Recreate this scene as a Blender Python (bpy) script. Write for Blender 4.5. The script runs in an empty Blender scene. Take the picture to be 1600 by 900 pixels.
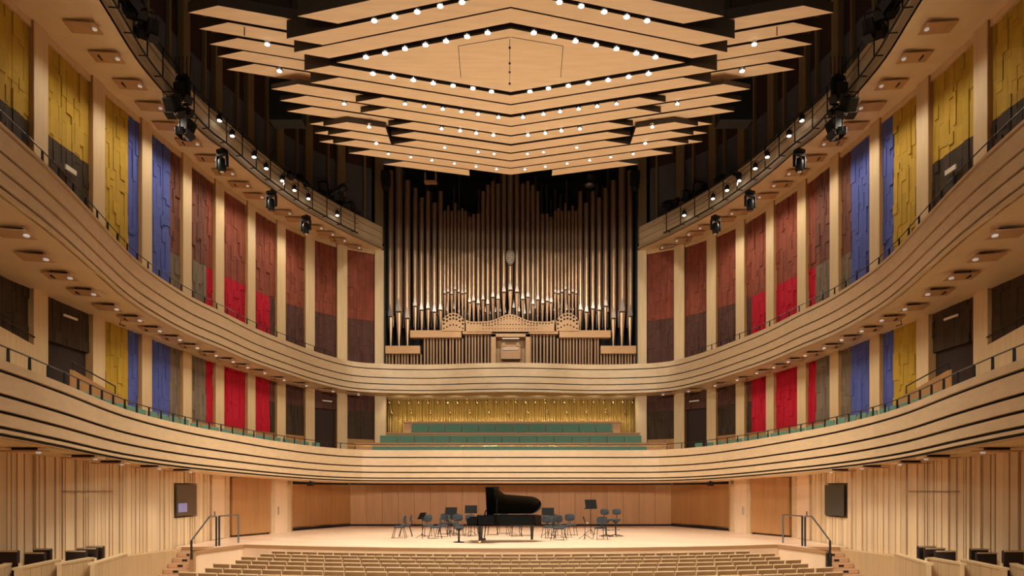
import bpy, bmesh, math, random
from mathutils import Vector, Matrix
random.seed(7)
S = bpy.context.scene
COL = S.collection
F, CX, HY = 1066.667, 798.0, 765.0      # focal length in px, vanishing column, horizon row of the 1600x900 frame
K = 0.0272                               # rake of the balconies (they rise towards the rear of the hall)
ZO = 2.86                                # camera height above the stalls floor
R = math.radians

# ------------------------------------------------------------------ camera, world, exposure
cam_data = bpy.data.cameras.new('camera')
cam_data.lens = 24.0; cam_data.sensor_width = 36.0
cam_data.shift_y = (HY - 450) / 1600.0
cam_data.shift_x = (800 - CX) / 1600.0
cam_data.clip_end = 200
cam = bpy.data.objects.new('camera', cam_data); COL.objects.link(cam)
cam.location = (0, 0, 0); cam.rotation_euler = (R(90), 0, 0)
S.camera = cam
W = bpy.data.worlds.new('hall_ambience'); S.world = W; W.use_nodes = True
W.node_tree.nodes['Background'].inputs[0].default_value = (1.0, 0.90, 0.76, 1)
W.node_tree.nodes['Background'].inputs[1].default_value = 0.21
S.view_settings.view_transform = 'Standard'; S.view_settings.look = 'None'
S.view_settings.gamma = 1; S.view_settings.use_curve_mapping = False
S.view_settings.exposure = 0.0
S.cycles.use_denoising = True
S.cycles.max_bounces = 7; S.cycles.diffuse_bounces = 6; S.cycles.glossy_bounces = 3
S.cycles.transmission_bounces = 2; S.cycles.transparent_max_bounces = 4
S.cycles.sample_clamp_indirect = 4.0
S.cycles.caustics_reflective = False; S.cycles.caustics_refractive = False
P_CANOPY, P_FLAP_LOW, P_FLAP_HIGH, P_REAR, P_RAIL, P_UP, P_ORGAN = 285, 46, 130, 11500, 1000, 1650, 850
WARM = (1.0, 0.905, 0.73)

def add_light(kind, name, loc, power, col=WARM, aim=None, size=0.1, cone=90, blend=0.6, sx=1, sy=1):
    ld = bpy.data.lights.new(name, kind); ld.energy = power; ld.color = col
    if kind == 'SPOT': ld.spot_size = R(cone); ld.spot_blend = blend; ld.shadow_soft_size = size
    elif kind == 'POINT': ld.shadow_soft_size = size
    elif kind == 'AREA': ld.shape = 'RECTANGLE'; ld.size = sx; ld.size_y = sy
    o = bpy.data.objects.new(name, ld); COL.objects.link(o); o.location = loc
    if aim is not None:
        o.rotation_euler = (Vector(aim) - Vector(loc)).to_track_quat('-Z', 'Y').to_euler()
    return o
# unseen fill spots added behind the camera to brighten the hall
for sx in (-1, 1):
    add_light('SPOT', 'rear_fill_light', (sx*6.0, -6, 7), P_REAR, WARM, (sx*2.5, 22, -.5), 1.0, 64, 0.7)
    add_light('SPOT', 'fill_uplight', (sx*8.9, 24.6, -1.8), P_UP, WARM, (sx*4.0, 20.5, 13), .3, 68, 0.9)  # unseen uplights added at stage level to brighten the reflector underside
    add_light('SPOT', 'fill_uplight', (sx*8.6, 27.0, -1.8), P_UP, WARM, (sx*3.0, 25.0, 13), .3, 75, 0.9)
    # extra spots added along the reflector's back edge to brighten the organ pipes
    for k in range(3):
        add_light('SPOT', 'organ_fill_light', (sx*(1.2+2.4*k), 28.9, 13.5), P_ORGAN, WARM, (sx*(1.3+2.6*k), 40, 9.6), .08, 46, 0.15)

# ------------------------------------------------------------------ materials
def mat(name, col, rough=0.5, metal=0.0, var=0.0, col2=None, grain=None, emit=0, coat=0, island=0.0, bump=0.0, spec=0.5):
    m = bpy.data.materials.new(name); m.use_nodes = True
    nt = m.node_tree; b = nt.nodes['Principled BSDF']
    b.inputs['Base Color'].default_value = (*col, 1)
    b.inputs['Roughness'].default_value = rough; b.inputs['Metallic'].default_value = metal
    b.inputs['Specular IOR Level'].default_value = spec
    b.inputs['Coat Weight'].default_value = coat
    if emit:
        b.inputs['Emission Color'].default_value = (*col, 1); b.inputs['Emission Strength'].default_value = emit
    tc = nt.nodes.new('ShaderNodeTexCoord'); mp = nt.nodes.new('ShaderNodeMapping')
    mp.inputs['Scale'].default_value = grain or (3, 3, 3)
    ns = nt.nodes.new('ShaderNodeTexNoise'); ns.inputs['Scale'].default_value = 1.0; ns.inputs['Detail'].default_value = 5
    nt.links.new(tc.outputs['Object'], mp.inputs[0]); nt.links.new(mp.outputs[0], ns.inputs[0])
    rp = nt.nodes.new('ShaderNodeMapRange')
    rp.inputs['From Min'].default_value = .3; rp.inputs['From Max'].default_value = .7
    nt.links.new(ns.outputs[0], rp.inputs['Value'])
    mx = nt.nodes.new('ShaderNodeMix'); mx.data_type = 'RGBA'
    v = 1 - var if var else .94
    c2 = col2 or tuple(c*v for c in col)
    mx.inputs[6].default_value = (*col, 1); mx.inputs[7].default_value = (*c2, 1)
    nt.links.new(rp.outputs[0], mx.inputs[0])
    out = mx.outputs[2]
    if island:
        g = nt.nodes.new('ShaderNodeNewGeometry'); r2 = nt.nodes.new('ShaderNodeMapRange')
        r2.inputs['To Min'].default_value = 1 - island; r2.inputs['To Max'].default_value = 1 + island*.6
        nt.links.new(g.outputs['Random Per Island'], r2.inputs['Value'])
        hs = nt.nodes.new('ShaderNodeHueSaturation'); nt.links.new(out, hs.inputs['Color']); nt.links.new(r2.outputs[0], hs.inputs['Value'])
        out = hs.outputs[0]
    nt.links.new(out, b.inputs['Base Color'])
    if bump:
        bp = nt.nodes.new('ShaderNodeBump'); bp.inputs['Strength'].default_value = bump; bp.inputs['Distance'].default_value = .02
        nt.links.new(ns.outputs[0], bp.inputs['Height']); nt.links.new(bp.outputs[0], b.inputs['Normal'])
    return m
VG = (9, 9, .7)
WOOD = mat('birch_fascia', (.68, .50, .31), .42, grain=(2.5, 2.5, 9), var=.12, island=.07)
WOODV = mat('birch_vertical', (.68, .48, .26), .45, grain=VG, var=.14)
SOFF = mat('birch_soffit', (.84, .65, .41), .5, grain=(1.5, 1.5, 1), var=.1)
CANS = mat('canopy_shaded_edge', (.05, .028, .012), .6, grain=(6, 6, 6), var=.15)  # veneer darkened to put the shade of the board sides into the colour
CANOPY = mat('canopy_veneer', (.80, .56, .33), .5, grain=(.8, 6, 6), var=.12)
SLAT = mat('slat_wood', (.80, .61, .39), .5, grain=VG, var=.1, island=.14)
SLATD = mat('slat_recess', (.30, .17, .08), .7, grain=VG, var=.2)
STAGEW = mat('stage_wall_veneer', (.44, .22, .083), .45, grain=(5, 5, .5), var=.16, island=.06)
DOORW = mat('door_veneer', (.80, .61, .43), .5, grain=VG, var=.06)
LIPW = mat('nosing_wood', (.40, .225, .105), .4, grain=(2, 2, 8), var=.1)
FLAPW = mat('flap_wood', (.56, .33, .16), .45, grain=(6, 1, 6), var=.15)
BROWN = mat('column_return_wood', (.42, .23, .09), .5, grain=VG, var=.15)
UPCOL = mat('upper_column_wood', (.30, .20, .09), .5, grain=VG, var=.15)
GREY = mat('grey_acoustic_panel', (.13, .125, .14), .8, grain=(4, 4, .4), var=.15)
DKRED = mat('dark_red_panel', (.055, .022, .015), .8, var=.15)
BLACK = mat('black_recess', (.006, .006, .006), .8)
CEIL = mat('dark_ceiling', (.022, .013, .008), .9, var=.2)
MET = mat('black_metal', (.010, .010, .011), .5, spec=.3)
RAILM = mat('dark_bronze_rail', (.035, .028, .022), .35, metal=.6)
STEEL = mat('handrail_steel', (.16, .18, .20), .3, metal=.9)
CHROME = mat('lamp_chrome', (.75, .78, .8), .12, metal=1)
GLOW = mat('lamp_glow', (1.0, .96, .90), .3, emit=5)
GLOWS = mat('small_lamp_glow', (.8, .77, .72), .3, emit=.25)
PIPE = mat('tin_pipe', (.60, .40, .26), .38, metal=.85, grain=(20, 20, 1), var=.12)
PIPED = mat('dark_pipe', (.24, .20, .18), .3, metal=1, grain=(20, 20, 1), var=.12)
ORGW = mat('organ_oak', (.55, .30, .12), .45, grain=(3, 3, 9), var=.12)
ORGV = mat('organ_slat', (.40, .20, .08), .5, grain=VG, var=.15, island=.15)
GREEN = mat('green_upholstery', (.13, .27, .19), .8, var=.2, grain=(30, 30, 30), island=.15)
SEATW = mat('seat_wood', (.72, .50, .29), .45, grain=(8, 8, 2), var=.14)
SEATP = mat('seat_back_veneer', (.27, .145, .06), .5, var=.25, grain=(5, 5, 9))
SEATB = mat('seat_brown_fabric', (.15, .078, .033), .8, var=.15, grain=(40, 40, 40))
DARKS = mat('box_seat_fabric', (.030, .014, .009), .8)
PBLACK = mat('piano_lacquer', (.004, .004, .004), .10, spec=.4)
GOLDF = mat('piano_iron_plate', (.50, .33, .12), .35, metal=.8)
BRASS = mat('brass', (.80, .58, .25), .22, metal=1)
GOLDW = mat('gold_corrugation', (.62, .39, .10), .36, metal=.55, grain=(12, 12, .8), var=.2)
IVORY = mat('ivory', (.8, .77, .7), .3)
DESK = mat('matt_black_desk', (.008, .008, .008), .8, spec=.15)
FAB = mat('blue_grey_fabric', (.026, .034, .044), .8, var=.15, grain=(40, 40, 40))
PALE = mat('pale_lamp_plate', (.75, .66, .52), .5)
SCRN = mat('screen_dark', (.11, .075, .045), .45, var=.1)
SCRL = mat('screen_lit', (.24, .22, .45), .4, emit=.35)
GRILL = mat('loudspeaker_grille', (.07, .058, .042), .7, var=.25, grain=(90, 90, 90))
STEPW = mat('step_wood', (.62, .38, .22), .45, grain=(2, 8, 8), var=.12)
PLAT = mat('platform_front_wood', (.80, .59, .41), .4, grain=(1.2, 1.2, .8), var=.1, island=.05)
BOXW = mat('box_front_wood', (.62, .43, .235), .45, grain=VG, var=.14, island=.05)
CONW = mat('floor_oak', (.38, .22, .11), .5, var=.2)
PC = {'yellow': mat('relief_yellow', (.48, .295, .035), .75, spec=.2, island=.12, var=.1),
      'blue': mat('relief_blue', (.085, .105, .35), .75, spec=.2, island=.10, var=.1),
      'rust': mat('relief_rust', (.245, .062, .034), .75, spec=.2, island=.18, var=.15),
      'redbrown': mat('relief_red_brown', (.165, .062, .042), .75, spec=.2, island=.2, var=.15),
      'crimson': mat('relief_crimson', (.47, .008, .026), .75, spec=.2, island=.10, var=.1),
      'maroon': mat('relief_maroon', (.105, .044, .034), .75, spec=.2, island=.16, var=.15),
      'taupe': mat('relief_taupe', (.20, .145, .10), .75, spec=.2, island=.15, var=.12),
      'brown': mat('relief_dark_brown', (.060, .037, .022), .75, spec=.2, island=.2, var=.15)}
def stage_floor_mat():
    m = bpy.data.materials.new('stage_floor_planks'); m.use_nodes = True; nt = m.node_tree; b = nt.nodes['Principled BSDF']
    tc = nt.nodes.new('ShaderNodeTexCoord'); mp = nt.nodes.new('ShaderNodeMapping'); mp.inputs['Rotation'].default_value = (0, 0, R(35))
    br = nt.nodes.new('ShaderNodeTexBrick'); br.inputs['Scale'].default_value = 1
    br.inputs['Brick Width'].default_value = 2.4; br.inputs['Row Height'].default_value = .5; br.inputs['Mortar Size'].default_value = .004
    br.inputs['Color1'].default_value = (.80, .585, .43, 1); br.inputs['Color2'].default_value = (.71, .50, .36, 1); br.inputs['Mortar'].default_value = (.45, .27, .15, 1)
    nt.links.new(tc.outputs['Object'], mp.inputs[0]); nt.links.new(mp.outputs[0], br.inputs[0]); nt.links.new(br.outputs[0], b.inputs['Base Color'])
    b.inputs['Roughness'].default_value = .38
    return m
STAGEF = stage_floor_mat()

# ------------------------------------------------------------------ mesh helpers
class MB:
    def __init__(s): s.v = []; s.f = []; s.m = []
    def face(s, pts, mi=0):
        n = len(s.v); s.v += [tuple(p) for p in pts]; s.f.append(tuple(range(n, n+len(pts)))); s.m.append(mi)
    def solid(s, ring0, ring1, mi=0, caps=True, side=None):
        n = len(s.v); k = len(ring0); s.v += [tuple(p) for p in ring0] + [tuple(p) for p in ring1]
        for i in range(k):
            j = (i+1) % k; s.f.append((n+i, n+j, n+k+j, n+k+i)); s.m.append(mi if side is None else side)
        if caps:
            s.f.append(tuple(range(n+k-1, n-1, -1))); s.m.append(mi)
            s.f.append(tuple(range(n+k, n+2*k))); s.m.append(mi)
        return s
    def box(s, c, d, rz=0, mi=0, rx=0, ry=0):
        M = Matrix.Rotation(rz, 3, 'Z') @ Matrix.Rotation(ry, 3, 'Y') @ Matrix.Rotation(rx, 3, 'X')
        h = [x/2 for x in d]; c = Vector(c)
        P = lambda x, y, z: c + M @ Vector((x*h[0], y*h[1], z*h[2]))
        s.solid([P(-1,-1,-1), P(1,-1,-1), P(1,1,-1), P(-1,1,-1)], [P(-1,-1,1), P(1,-1,1), P(1,1,1), P(-1,1,1)], mi)
        return s
    def prism(s, poly, z0, z1, mi=0, side=None):
        s.solid([(x, y, z0) for x, y in poly], [(x, y, z1) for x, y in poly], mi, side=side); return s
    def tube(s, pts, r, n=8, mi=0):
        pts = [Vector(p) for p in pts]; rs = r if isinstance(r, (list, tuple)) else [r]*len(pts)
        rings = []
        for i, p in enumerate(pts):
            d = (pts[min(i+1, len(pts)-1)] - pts[max(i-1, 0)]).normalized()
            u = d.cross(Vector((0, 0, 1)));
            if u.length < 1e-3: u = Vector((1, 0, 0))
            u.normalize(); w = d.cross(u)
            rings.append([p + (u*math.cos(2*math.pi*a/n) + w*math.sin(2*math.pi*a/n))*rs[i] for a in range(n)])
        n0 = len(s.v)
        for g in rings: s.v += [tuple(p) for p in g]
        for i in range(len(rings)-1):
            for a in range(n):
                b = (a+1) % n; s.f.append((n0+i*n+a, n0+i*n+b, n0+(i+1)*n+b, n0+(i+1)*n+a)); s.m.append(mi)
        s.f.append(tuple(range(n0+n-1, n0-1, -1))); s.m.append(mi)
        e = n0+(len(rings)-1)*n; s.f.append(tuple(range(e, e+n))); s.m.append(mi)
        return s
    def lathe(s, c, prof, n=12, mi=0, axis=None):
        # prof: list of (radius, height) along +axis from c
        q = Vector((0, 0, 1)).rotation_difference(Vector(axis).normalized()) if axis is not None else None
        c = Vector(c); n0 = len(s.v)
        for r, h in prof:
            for a in range(n):
                p = Vector((r*math.cos(2*math.pi*a/n), r*math.sin(2*math.pi*a/n), h))
                if q: p = q @ p
                s.v.append(tuple(c+p))
        for i in range(len(prof)-1):
            for a in range(n):
                b = (a+1) % n; s.f.append((n0+i*n+a, n0+i*n+b, n0+(i+1)*n+b, n0+(i+1)*n+a)); s.m.append(mi)
        s.f.append(tuple(range(n0+n-1, n0-1, -1))); s.m.append(mi)
        e = n0+(len(prof)-1)*n; s.f.append(tuple(range(e, e+n))); s.m.append(mi)
        return s
    def ball(s, c, r, n=10, mi=0, sc=(1, 1, 1)):
        k = 6; n0 = len(s.v)
        for i in range(k+1):
            t = math.pi*i/k
            for a in range(n):
                s.v.append((c[0]+r*sc[0]*max(math.sin(t), .02)*math.cos(2*math.pi*a/n), c[1]+r*sc[1]*max(math.sin(t), .02)*math.sin(2*math.pi*a/n), c[2]-r*sc[2]*math.cos(t)))
        for i in range(k):
            for a in range(n):
                b = (a+1) % n; s.f.append((n0+i*n+a, n0+i*n+b, n0+(i+1)*n+b, n0+(i+1)*n+a)); s.m.append(mi)
        s.f.append(tuple(range(n0+n-1, n0-1, -1))); s.m.append(mi)
        e = n0+k*n; s.f.append(tuple(range(e, e+n))); s.m.append(mi)
        return s
    def build(s, name, mats, parent=None, origin=None, smooth=False, bevel=0):
        if not isinstance(mats, (list, tuple)): mats = [mats]
        off = Vector(origin) if origin is not None else Vector((0, 0, 0))
        if parent is not None:
            po = parent
            while po is not None: off = off + Vector(po.location); po = po.parent
        me = bpy.data.meshes.new(name)
        me.from_pydata([(v[0]-off[0], v[1]-off[1], v[2]-off[2]) for v in s.v], [], s.f)
        for x in mats: me.materials.append(x)
        me.polygons.foreach_set('material_index', s.m)
        if smooth: me.polygons.foreach_set('use_smooth', [True]*len(s.f))
        me.update()
        o = bpy.data.objects.new(name, me); COL.objects.link(o)
        if parent is not None: o.parent = parent
        if origin is not None: o.location = origin
        if bevel:
            bv = o.modifiers.new('bevel', 'BEVEL'); bv.width = bevel; bv.segments = 2; bv.limit_method = 'ANGLE'
        return o
def tag(o, label, cat=None, group=None, kind=None):
    if label: o['label'] = label
    if cat: o['category'] = cat
    if group: o['group'] = group
    if kind: o['kind'] = kind
    return o
def thing(name, loc, label, cat, group=None, rz=0):
    o = bpy.data.objects.new(name, None); COL.objects.link(o); o.empty_display_size = .2
    o.location = loc; o.rotation_euler = (0, 0, rz)
    return tag(o, label, cat, group)
def struct(o, label=None): o['kind'] = 'structure'; o['label'] = label or o.name; return o
def copy_tree(o, parent=None):
    c = o.copy(); COL.objects.link(c); c.parent = parent
    for ch in o.children: copy_tree(ch, c)
    return c
def place(proto, used, loc, rz, label, group=None):
    o = copy_tree(proto) if used[0] else proto
    used[0] = True
    o.location = loc; o.rotation_euler = (0, 0, rz); o['label'] = label
    if group: o['group'] = group
    return o
ONES = ['', 'first', 'second', 'third', 'fourth', 'fifth', 'sixth', 'seventh', 'eighth', 'ninth', 'tenth', 'eleventh', 'twelfth', 'thirteenth', 'fourteenth', 'fifteenth', 'sixteenth', 'seventeenth', 'eighteenth', 'nineteenth', 'twentieth']
def nth(n):
    if n <= 20: return ONES[n]
    if n == 30: return 'thirtieth'
    if n == 40: return 'fortieth'
    return {2: 'twenty', 3: 'thirty', 4: 'forty'}[n//10] + '-' + ONES[n % 10]

def px(x, y, D):   # pixel at a given distance -> point in the hall
    return Vector(((x-CX)/F*D, D, (HY-y)/F*D))
def at_z(x, y, z):  # pixel on a horizontal plane of height z
    D = F*z/(HY-y); return Vector(((x-CX)/F*D, D, z))
def sp(pts, step=.35):      # Catmull-Rom, resampled by arc length
    P = [Vector(p) for p in pts]; P = [P[0]*2-P[1]] + P + [P[-1]*2-P[-2]]
    fine = []
    for i in range(1, len(P)-2):
        for k in range(24):
            t = k/24; a, b, c, d = P[i-1], P[i], P[i+1], P[i+2]
            fine.append(.5*((2*b)+(c-a)*t+(2*a-5*b+4*c-d)*t*t+(-a+3*b-3*c+d)*t**3))
    fine.append(P[-2]); out = [fine[0]]; acc = 0
    for i in range(1, len(fine)):
        acc += (fine[i]-fine[i-1]).length
        if acc >= step: out.append(fine[i]); acc = 0
    if (out[-1]-fine[-1]).length > step*.3: out.append(fine[-1])
    return out
def normals(C):
    N = []
    for i in range(len(C)):
        d = (C[min(i+1, len(C)-1)]-C[max(i-1, 0)]).normalized(); N.append(Vector((-d.y, d.x)))   # left of travel = outwards, away from the hall
    return N
def mirror(C): return C + [Vector((-p.x, p.y)) for p in reversed(C) if p.x < -.05]

# plan curves (X, Y): from the rear left, round the back, to the rear right
B1P = [(-8.8, 7), (-8.95, 10), (-9.17, 12.26), (-9.62, 14.7), (-10.45, 18.65), (-10.6, 22.6), (-10.05, 26.95), (-9.56, 29.3), (-8.8, 31.5), (-7.66, 32.95), (-6.2, 33.4), (-3, 33.4), (0, 33.4)]
B2P = [(-10.1, 9), (-10.25, 11.5), (-10.47, 14.0), (-10.86, 16.6), (-11.82, 21.1), (-12.07, 23.5), (-12.05, 25.8), (-11.74, 27.95), (-11.4, 30.55), (-10.78, 33.05), (-9.97, 35.7), (-8.81, 37.75), (-7.14, 38.45), (-4.6, 38.65), (-2, 38.3), (0, 38.15)]
B3P = [(-10.4, 10), (-10.9, 14.5), (-11.65, 19.5), (-12.05, 22.1), (-12.1, 24.3), (-12.0, 26.6), (-11.7, 27.9), (-11.3, 30.3), (-10.55, 33.1), (-9.6, 35.4), (-8.64, 37.3), (-7.36, 39.5)]
C1 = mirror(sp(B1P)); C2 = mirror(sp(B2P)); C3 = sp(B3P)

COLS = [(-14.0, 12.4), (-14.1, 15.0), (-14.1, 17.6), (-14.1, 20.2), (-14.0, 22.9), (-13.76, 25.5), (-13.5, 28.15), (-13.17, 30.5), (-12.62, 32.8), (-12.0, 35.1), (-11.08, 36.9), (-9.78, 38.5), (-7.88, 39.6)]

# ------------------------------------------------------------------ hall shell
o = MB().box((0, 13, -2.96), (34, 32, .2)).build('floor', CONW); struct(o, 'oak floor of the stalls')
o = MB().box((0, 22, 23.4), (36, 46, .3)).build('ceiling', CEIL); struct(o, 'dark ceiling high above the canopy')
o = MB().box((0, 43.2, 9), (30, .3, 30)).build('wall_back', BLACK); struct(o, 'dark wall behind the organ')
for sd in (-1, 1):
    nm = 'left' if sd < 0 else 'right'
    m = MB()
    P = [Vector((sd*abs(x), y)) for x, y in COLS] + [Vector((sd*7.3, 40.6))]
    offs = []
    for i, p in enumerate(P):
        d = (P[min(i+1, len(P)-1)]-P[max(i-1, 0)]).normalized(); n = Vector((-d.y, d.x)) if sd < 0 else Vector((d.y, -d.x)); offs.append(p+n*.62)
    offs[-1] = Vector((sd*7.9, 43))
    for a, b in zip(offs[:-1], offs[1:]):
        n = (b-a).normalized(); n = Vector((-n.y, n.x))*.1*(1 if sd < 0 else -1)
        m.prism([a, b, b+n, a+n], -2.8, 1.4, 2)
        m.prism([a, b, b+n, a+n], 1.4, 14.0, 2)
        g_ = n*-3.4 if b is not offs[-1] else n*0
        m.prism([a+g_, b+g_, b+n+g_, a+n+g_], 14.0, 18.7, 0)
        m.prism([a+g_, b+g_, b+n+g_, a+n+g_], 18.7, 23.3, 1)
    o = m.build('wall_upper_'+nm, [GREY, DKRED, BROWN]); struct(o, 'curved %s wall of the hall behind the columns' % nm)

# ------------------------------------------------------------------ lower slatted side walls and stage walls
WX = 11.5
def zrake(w, D): return w - K*D
def slat_wall(sd):
    nm = 'left' if sd < 0 else 'right'
    m = MB(); rnd = random.Random(3 if sd < 0 else 5)
    y0, y1 = 9.0, 27.95
    m.box((sd*(WX+.16), (y0+y1)/2, -1.0), (.1, y1-y0, 4.0), mi=1)
    y = y0
    spk = (23.40, 24.95); dr = (26.35, 27.55)
    while y < y1:
        w = rnd.choice([.05, .06, .08, .1, .14, .19, .24])
        gap = rnd.choice([.015, .02, .035, .05]) * (1.0 if y < 20 else .55)
        e = min(y+w, y1); zb = zrake(-1.398, y); zt = zrake(1.36, y)
        dep = rnd.uniform(.05, .11)
        segs = [(zb, zt)]
        if spk[0]-.03 < y < spk[1] or spk[0] < e < spk[1]: segs = [(zb, -.98), (.23, zt)]
        if dr[0] < e and y < dr[1]: segs = []
        for a, b in segs: m.box((sd*(WX+.11-dep/2), (y+e)/2, (a+b)/2), (dep, e-y, b-a), mi=0)
        y = e+gap
    # thin level dark crack line seen on both walls
    m.box((sd*(WX-.01), 18.6, zrake(-.06+.5, 18)), (.03, 2.2, .02), mi=1)
    o = m.build('wall_'+nm, [SLAT, SLATD]); struct(o, 'wall of upright pale wooden slats on the %s of the stalls' % nm)
    # door beside the stage
    d = MB().box((sd*(WX+.06), 26.95, -.75), (.06, 1.1, 2.4)).build('door_1' if sd < 0 else 'door_2', DOORW); struct(d, 'pale flush door in the slatted %s wall' % nm)
    MB().box((sd*(WX+.02), 26.55, -.95), (.05, .03, .2)).build('door_handle', STEEL, d)
    f = MB(); f.box((sd*(WX+.08), 26.36, -.7), (.12, .07, 2.6)); f.box((sd*(WX+.08), 27.54, -.7), (.12, .07, 2.6)); f.box((sd*(WX+.08), 26.95, .52), (.12, 1.2, .22))
    f.build('door_frame', WOOD, d)
    q = MB().prism([(sd*WX, 27.58), (sd*WX, 27.95), (sd*(WX+.1), 27.95), (sd*(WX+.1), 27.58)], -2.2, .62).build('trim_1' if sd < 0 else 'trim_2', WOOD); struct(q, 'plain trim beside the door')
    # base wall under the slats that slopes along the side terrace
    b = MB()
    ys = [9+.9*i for i in range(17)]
    for a, c in zip(ys[:-1], ys[1:]):
        TH = .3 if c < 23.5 else .14
        b.solid([(sd*WX-sd*TH, a, -2.9), (sd*WX-sd*TH, c, -2.9), (sd*WX+sd*.1, c, -2.9), (sd*WX+sd*.1, a, -2.9)],
                [(sd*WX-sd*TH, a, zrake(-1.40, a)), (sd*WX-sd*TH, c, zrake(-1.40, c)), (sd*WX+sd*.1, c, zrake(-1.40, c)), (sd*WX+sd*.1, a, zrake(-1.40, a))])
    o = b.build('baseboard_'+nm, BOXW); struct(o, 'smooth wooden dado below the slats on the %s' % nm)
    return nm
for sd in (-1, 1):
    slat_wall(sd)

# loudspeaker panel on right, monitor cabinet on left
t = thing('wall_monitor', (-WX, 24.2, -.92), 'brown square wall cabinet with small violet screen in the left slatted wall', 'monitor')
MB().box((-WX+.02, 24.16, -.375), (.05, 1.42, 1.08)).build('cabinet', SCRN, t)
MB().box((-WX+.05, 23.83, -.63), (.02, .62, .31)).build('screen', SCRL, t)
t = thing('wall_loudspeaker', (WX, 24.2, -.92), 'black square loudspeaker grille set in the right slatted wall', 'loudspeaker')
MB().box((WX-.02, 24.16, -.375), (.05, 1.42, 1.08)).build('cabinet', MET, t)
MB().box((WX-.05, 24.16, -.375), (.02, 1.42, 1.08)).build('grille', GRILL, t)

# stage walls
SW = [(11.48, 27.95), (10.62, 30.25)]
def panel_wall(pts, z0, z1, th=.1, w=1.0):
    m = MB()
    for (a, b) in zip(pts[:-1], pts[1:]):
        a = Vector(a); b = Vector(b); L = (b-a).length; n = max(1, round(L/w)); d = (b-a)/L; nn = Vector((-d.y, d.x))*th
        for i in range(n):
            p = a+d*(L*i/n+.006); q = a+d*(L*(i+1)/n-.006)
            m.prism([p, q, q+nn, p+nn], z0, z1)
    return m
for sd in (-1, 1):
    nm = 'left' if sd < 0 else 'right'
    A = Vector((sd*11.42, 28.0)); Bq = Vector((sd*10.62, 30.2))
    th = (-1 if sd > 0 else 1)*.12
    t = thing('acoustic_flat', ((A.x+Bq.x)/2, (A.y+Bq.y)/2, -1.9), 'tall warm brown wooden flat on castors at the %s side of the stage' % nm, 'flat')
    panel_wall([A, Bq], -1.88, .50, th, .8).build('panel', STAGEW, t)
    c = MB()
    for f in (.1, .9):
        p = A.lerp(Bq, f); c.lathe((p.x, p.y+.06, -1.96), [(.03, 0), (.04, .02), (.04, .07), (.02, .09)], 8)
    c.build('castor', MET, t)
    # doors onto the stage
    A = Vector((sd*10.62, 30.3)); Bq = Vector((sd*10.35, 31.9)); d = (Bq-A).normalized(); rz = math.atan2(d.y, d.x)
    c = (A+Bq)/2
    dd = MB().box((c.x, c.y, -.84), (1.12, .06, 2.24), rz).build('door_3' if sd < 0 else 'door_4', DOORW); struct(dd, 'pale door onto the stage on the %s' % nm)
    h = A+d*.45
    MB().box((h.x-sd*.06, h.y, -.95), (.05, .08, .36), rz).build('door_handle', CHROME, dd)
    f = MB()
    for s_ in (-.72, .72):
        p = c+d*s_; f.box((p.x, p.y, -.72), (.3, .1, 2.5), rz)
    f.box((c.x, c.y, .4), (1.7, .1, .26), rz)
    f.build('door_frame', WOOD, dd)
    # fixed curved flank
    pts = [(sd*10.42, 32.6), (sd*9.95, 33.9), (sd*9.3, 35.4), (sd*8.63, 36.7)]
    o = panel_wall(pts, -1.86, .26, -.12 if sd > 0 else .12, 1.3).build('wall_stage_'+nm, STAGEW); struct(o, 'angled brown wooden stage wall on the %s' % nm)
    m = MB()
    for a, b in zip(pts[:-1], pts[1:]):
        m.prism([a, b, (b[0]+sd*.3, b[1]+.3), (a[0]+sd*.3, a[1]+.1)], -1.96, -1.8)
        m.prism([(a[0]+sd*.1, a[1]), (b[0]+sd*.1, b[1]+.05), (b[0]+sd*.3, b[1]+.3), (a[0]+sd*.3, a[1]+.1)], .2, .6)
    m.prism([(sd*10.3, 32.0), (sd*10.42, 32.62), (sd*10.8, 32.62), (sd*10.8, 32.0)], -1.96, .6, 1)
    o = m.build('trim_3' if sd < 0 else 'trim_4', [BLACK, WOOD]); struct(o, 'black shadow gap')
    o = MB().prism([(sd*8.95, 37.0), (sd*10.95, 32.4), (sd*11.9, 28), (sd*12.2, 28), (sd*11.2, 32.6), (sd*9.1, 37.3)], -1.96, .6).build('trim_5' if sd < 0 else 'trim_6', BROWN); struct(o, 'framing behind the stage flats')
o = panel_wall([(8.63, 36.7), (-8.63, 36.7)], -1.86, .26, -.1, .86).build('wall_stage_back', STAGEW); struct(o, 'straight brown wooden wall behind the orchestra')
o = MB().box((0, 36.9, -.7), (17.3, .15, 2.7)).build('trim_7', BLACK); struct(o, 'black gap above and below the stage wall')

# stage platform
def sedge(x): return 22.72 + .0175*x*x
fr = [(x, sedge(x)) for x in [-9.5+.5*i for i in range(39)]]
poly = [(-10.15, 21.8)] + fr + [(10.15, 21.8), (11.6, 21.9), (11.6, 28), (8.63, 37), (-8.63, 37), (-11.6, 28), (-11.6, 21.9)]
poly = [(-10.15, 21.8)] + fr + [(10.15, 21.8), (10.15, 23.25), (11.45, 23.25), (11.5, 28), (10.6, 30.3), (10.4, 32), (8.63, 36.8), (-8.63, 36.8), (-10.4, 32), (-10.6, 30.3), (-11.5, 28), (-11.45, 23.25), (-10.15, 23.25)]
o = MB().prism(poly, -2.06, -1.96).build('stage_floor', STAGEF); struct(o, 'pale wooden floor of the concert stage')
m = MB(); n_ = MB(); m.prism([(x*.999, y+.01) for x, y in poly], -2.86, -2.07)
edge = [(-11.2, 23.25), (-10.16, 23.25), (-10.15, 21.8)] + fr + [(10.15, 21.8), (10.16, 23.25), (11.2, 23.25)]
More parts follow.
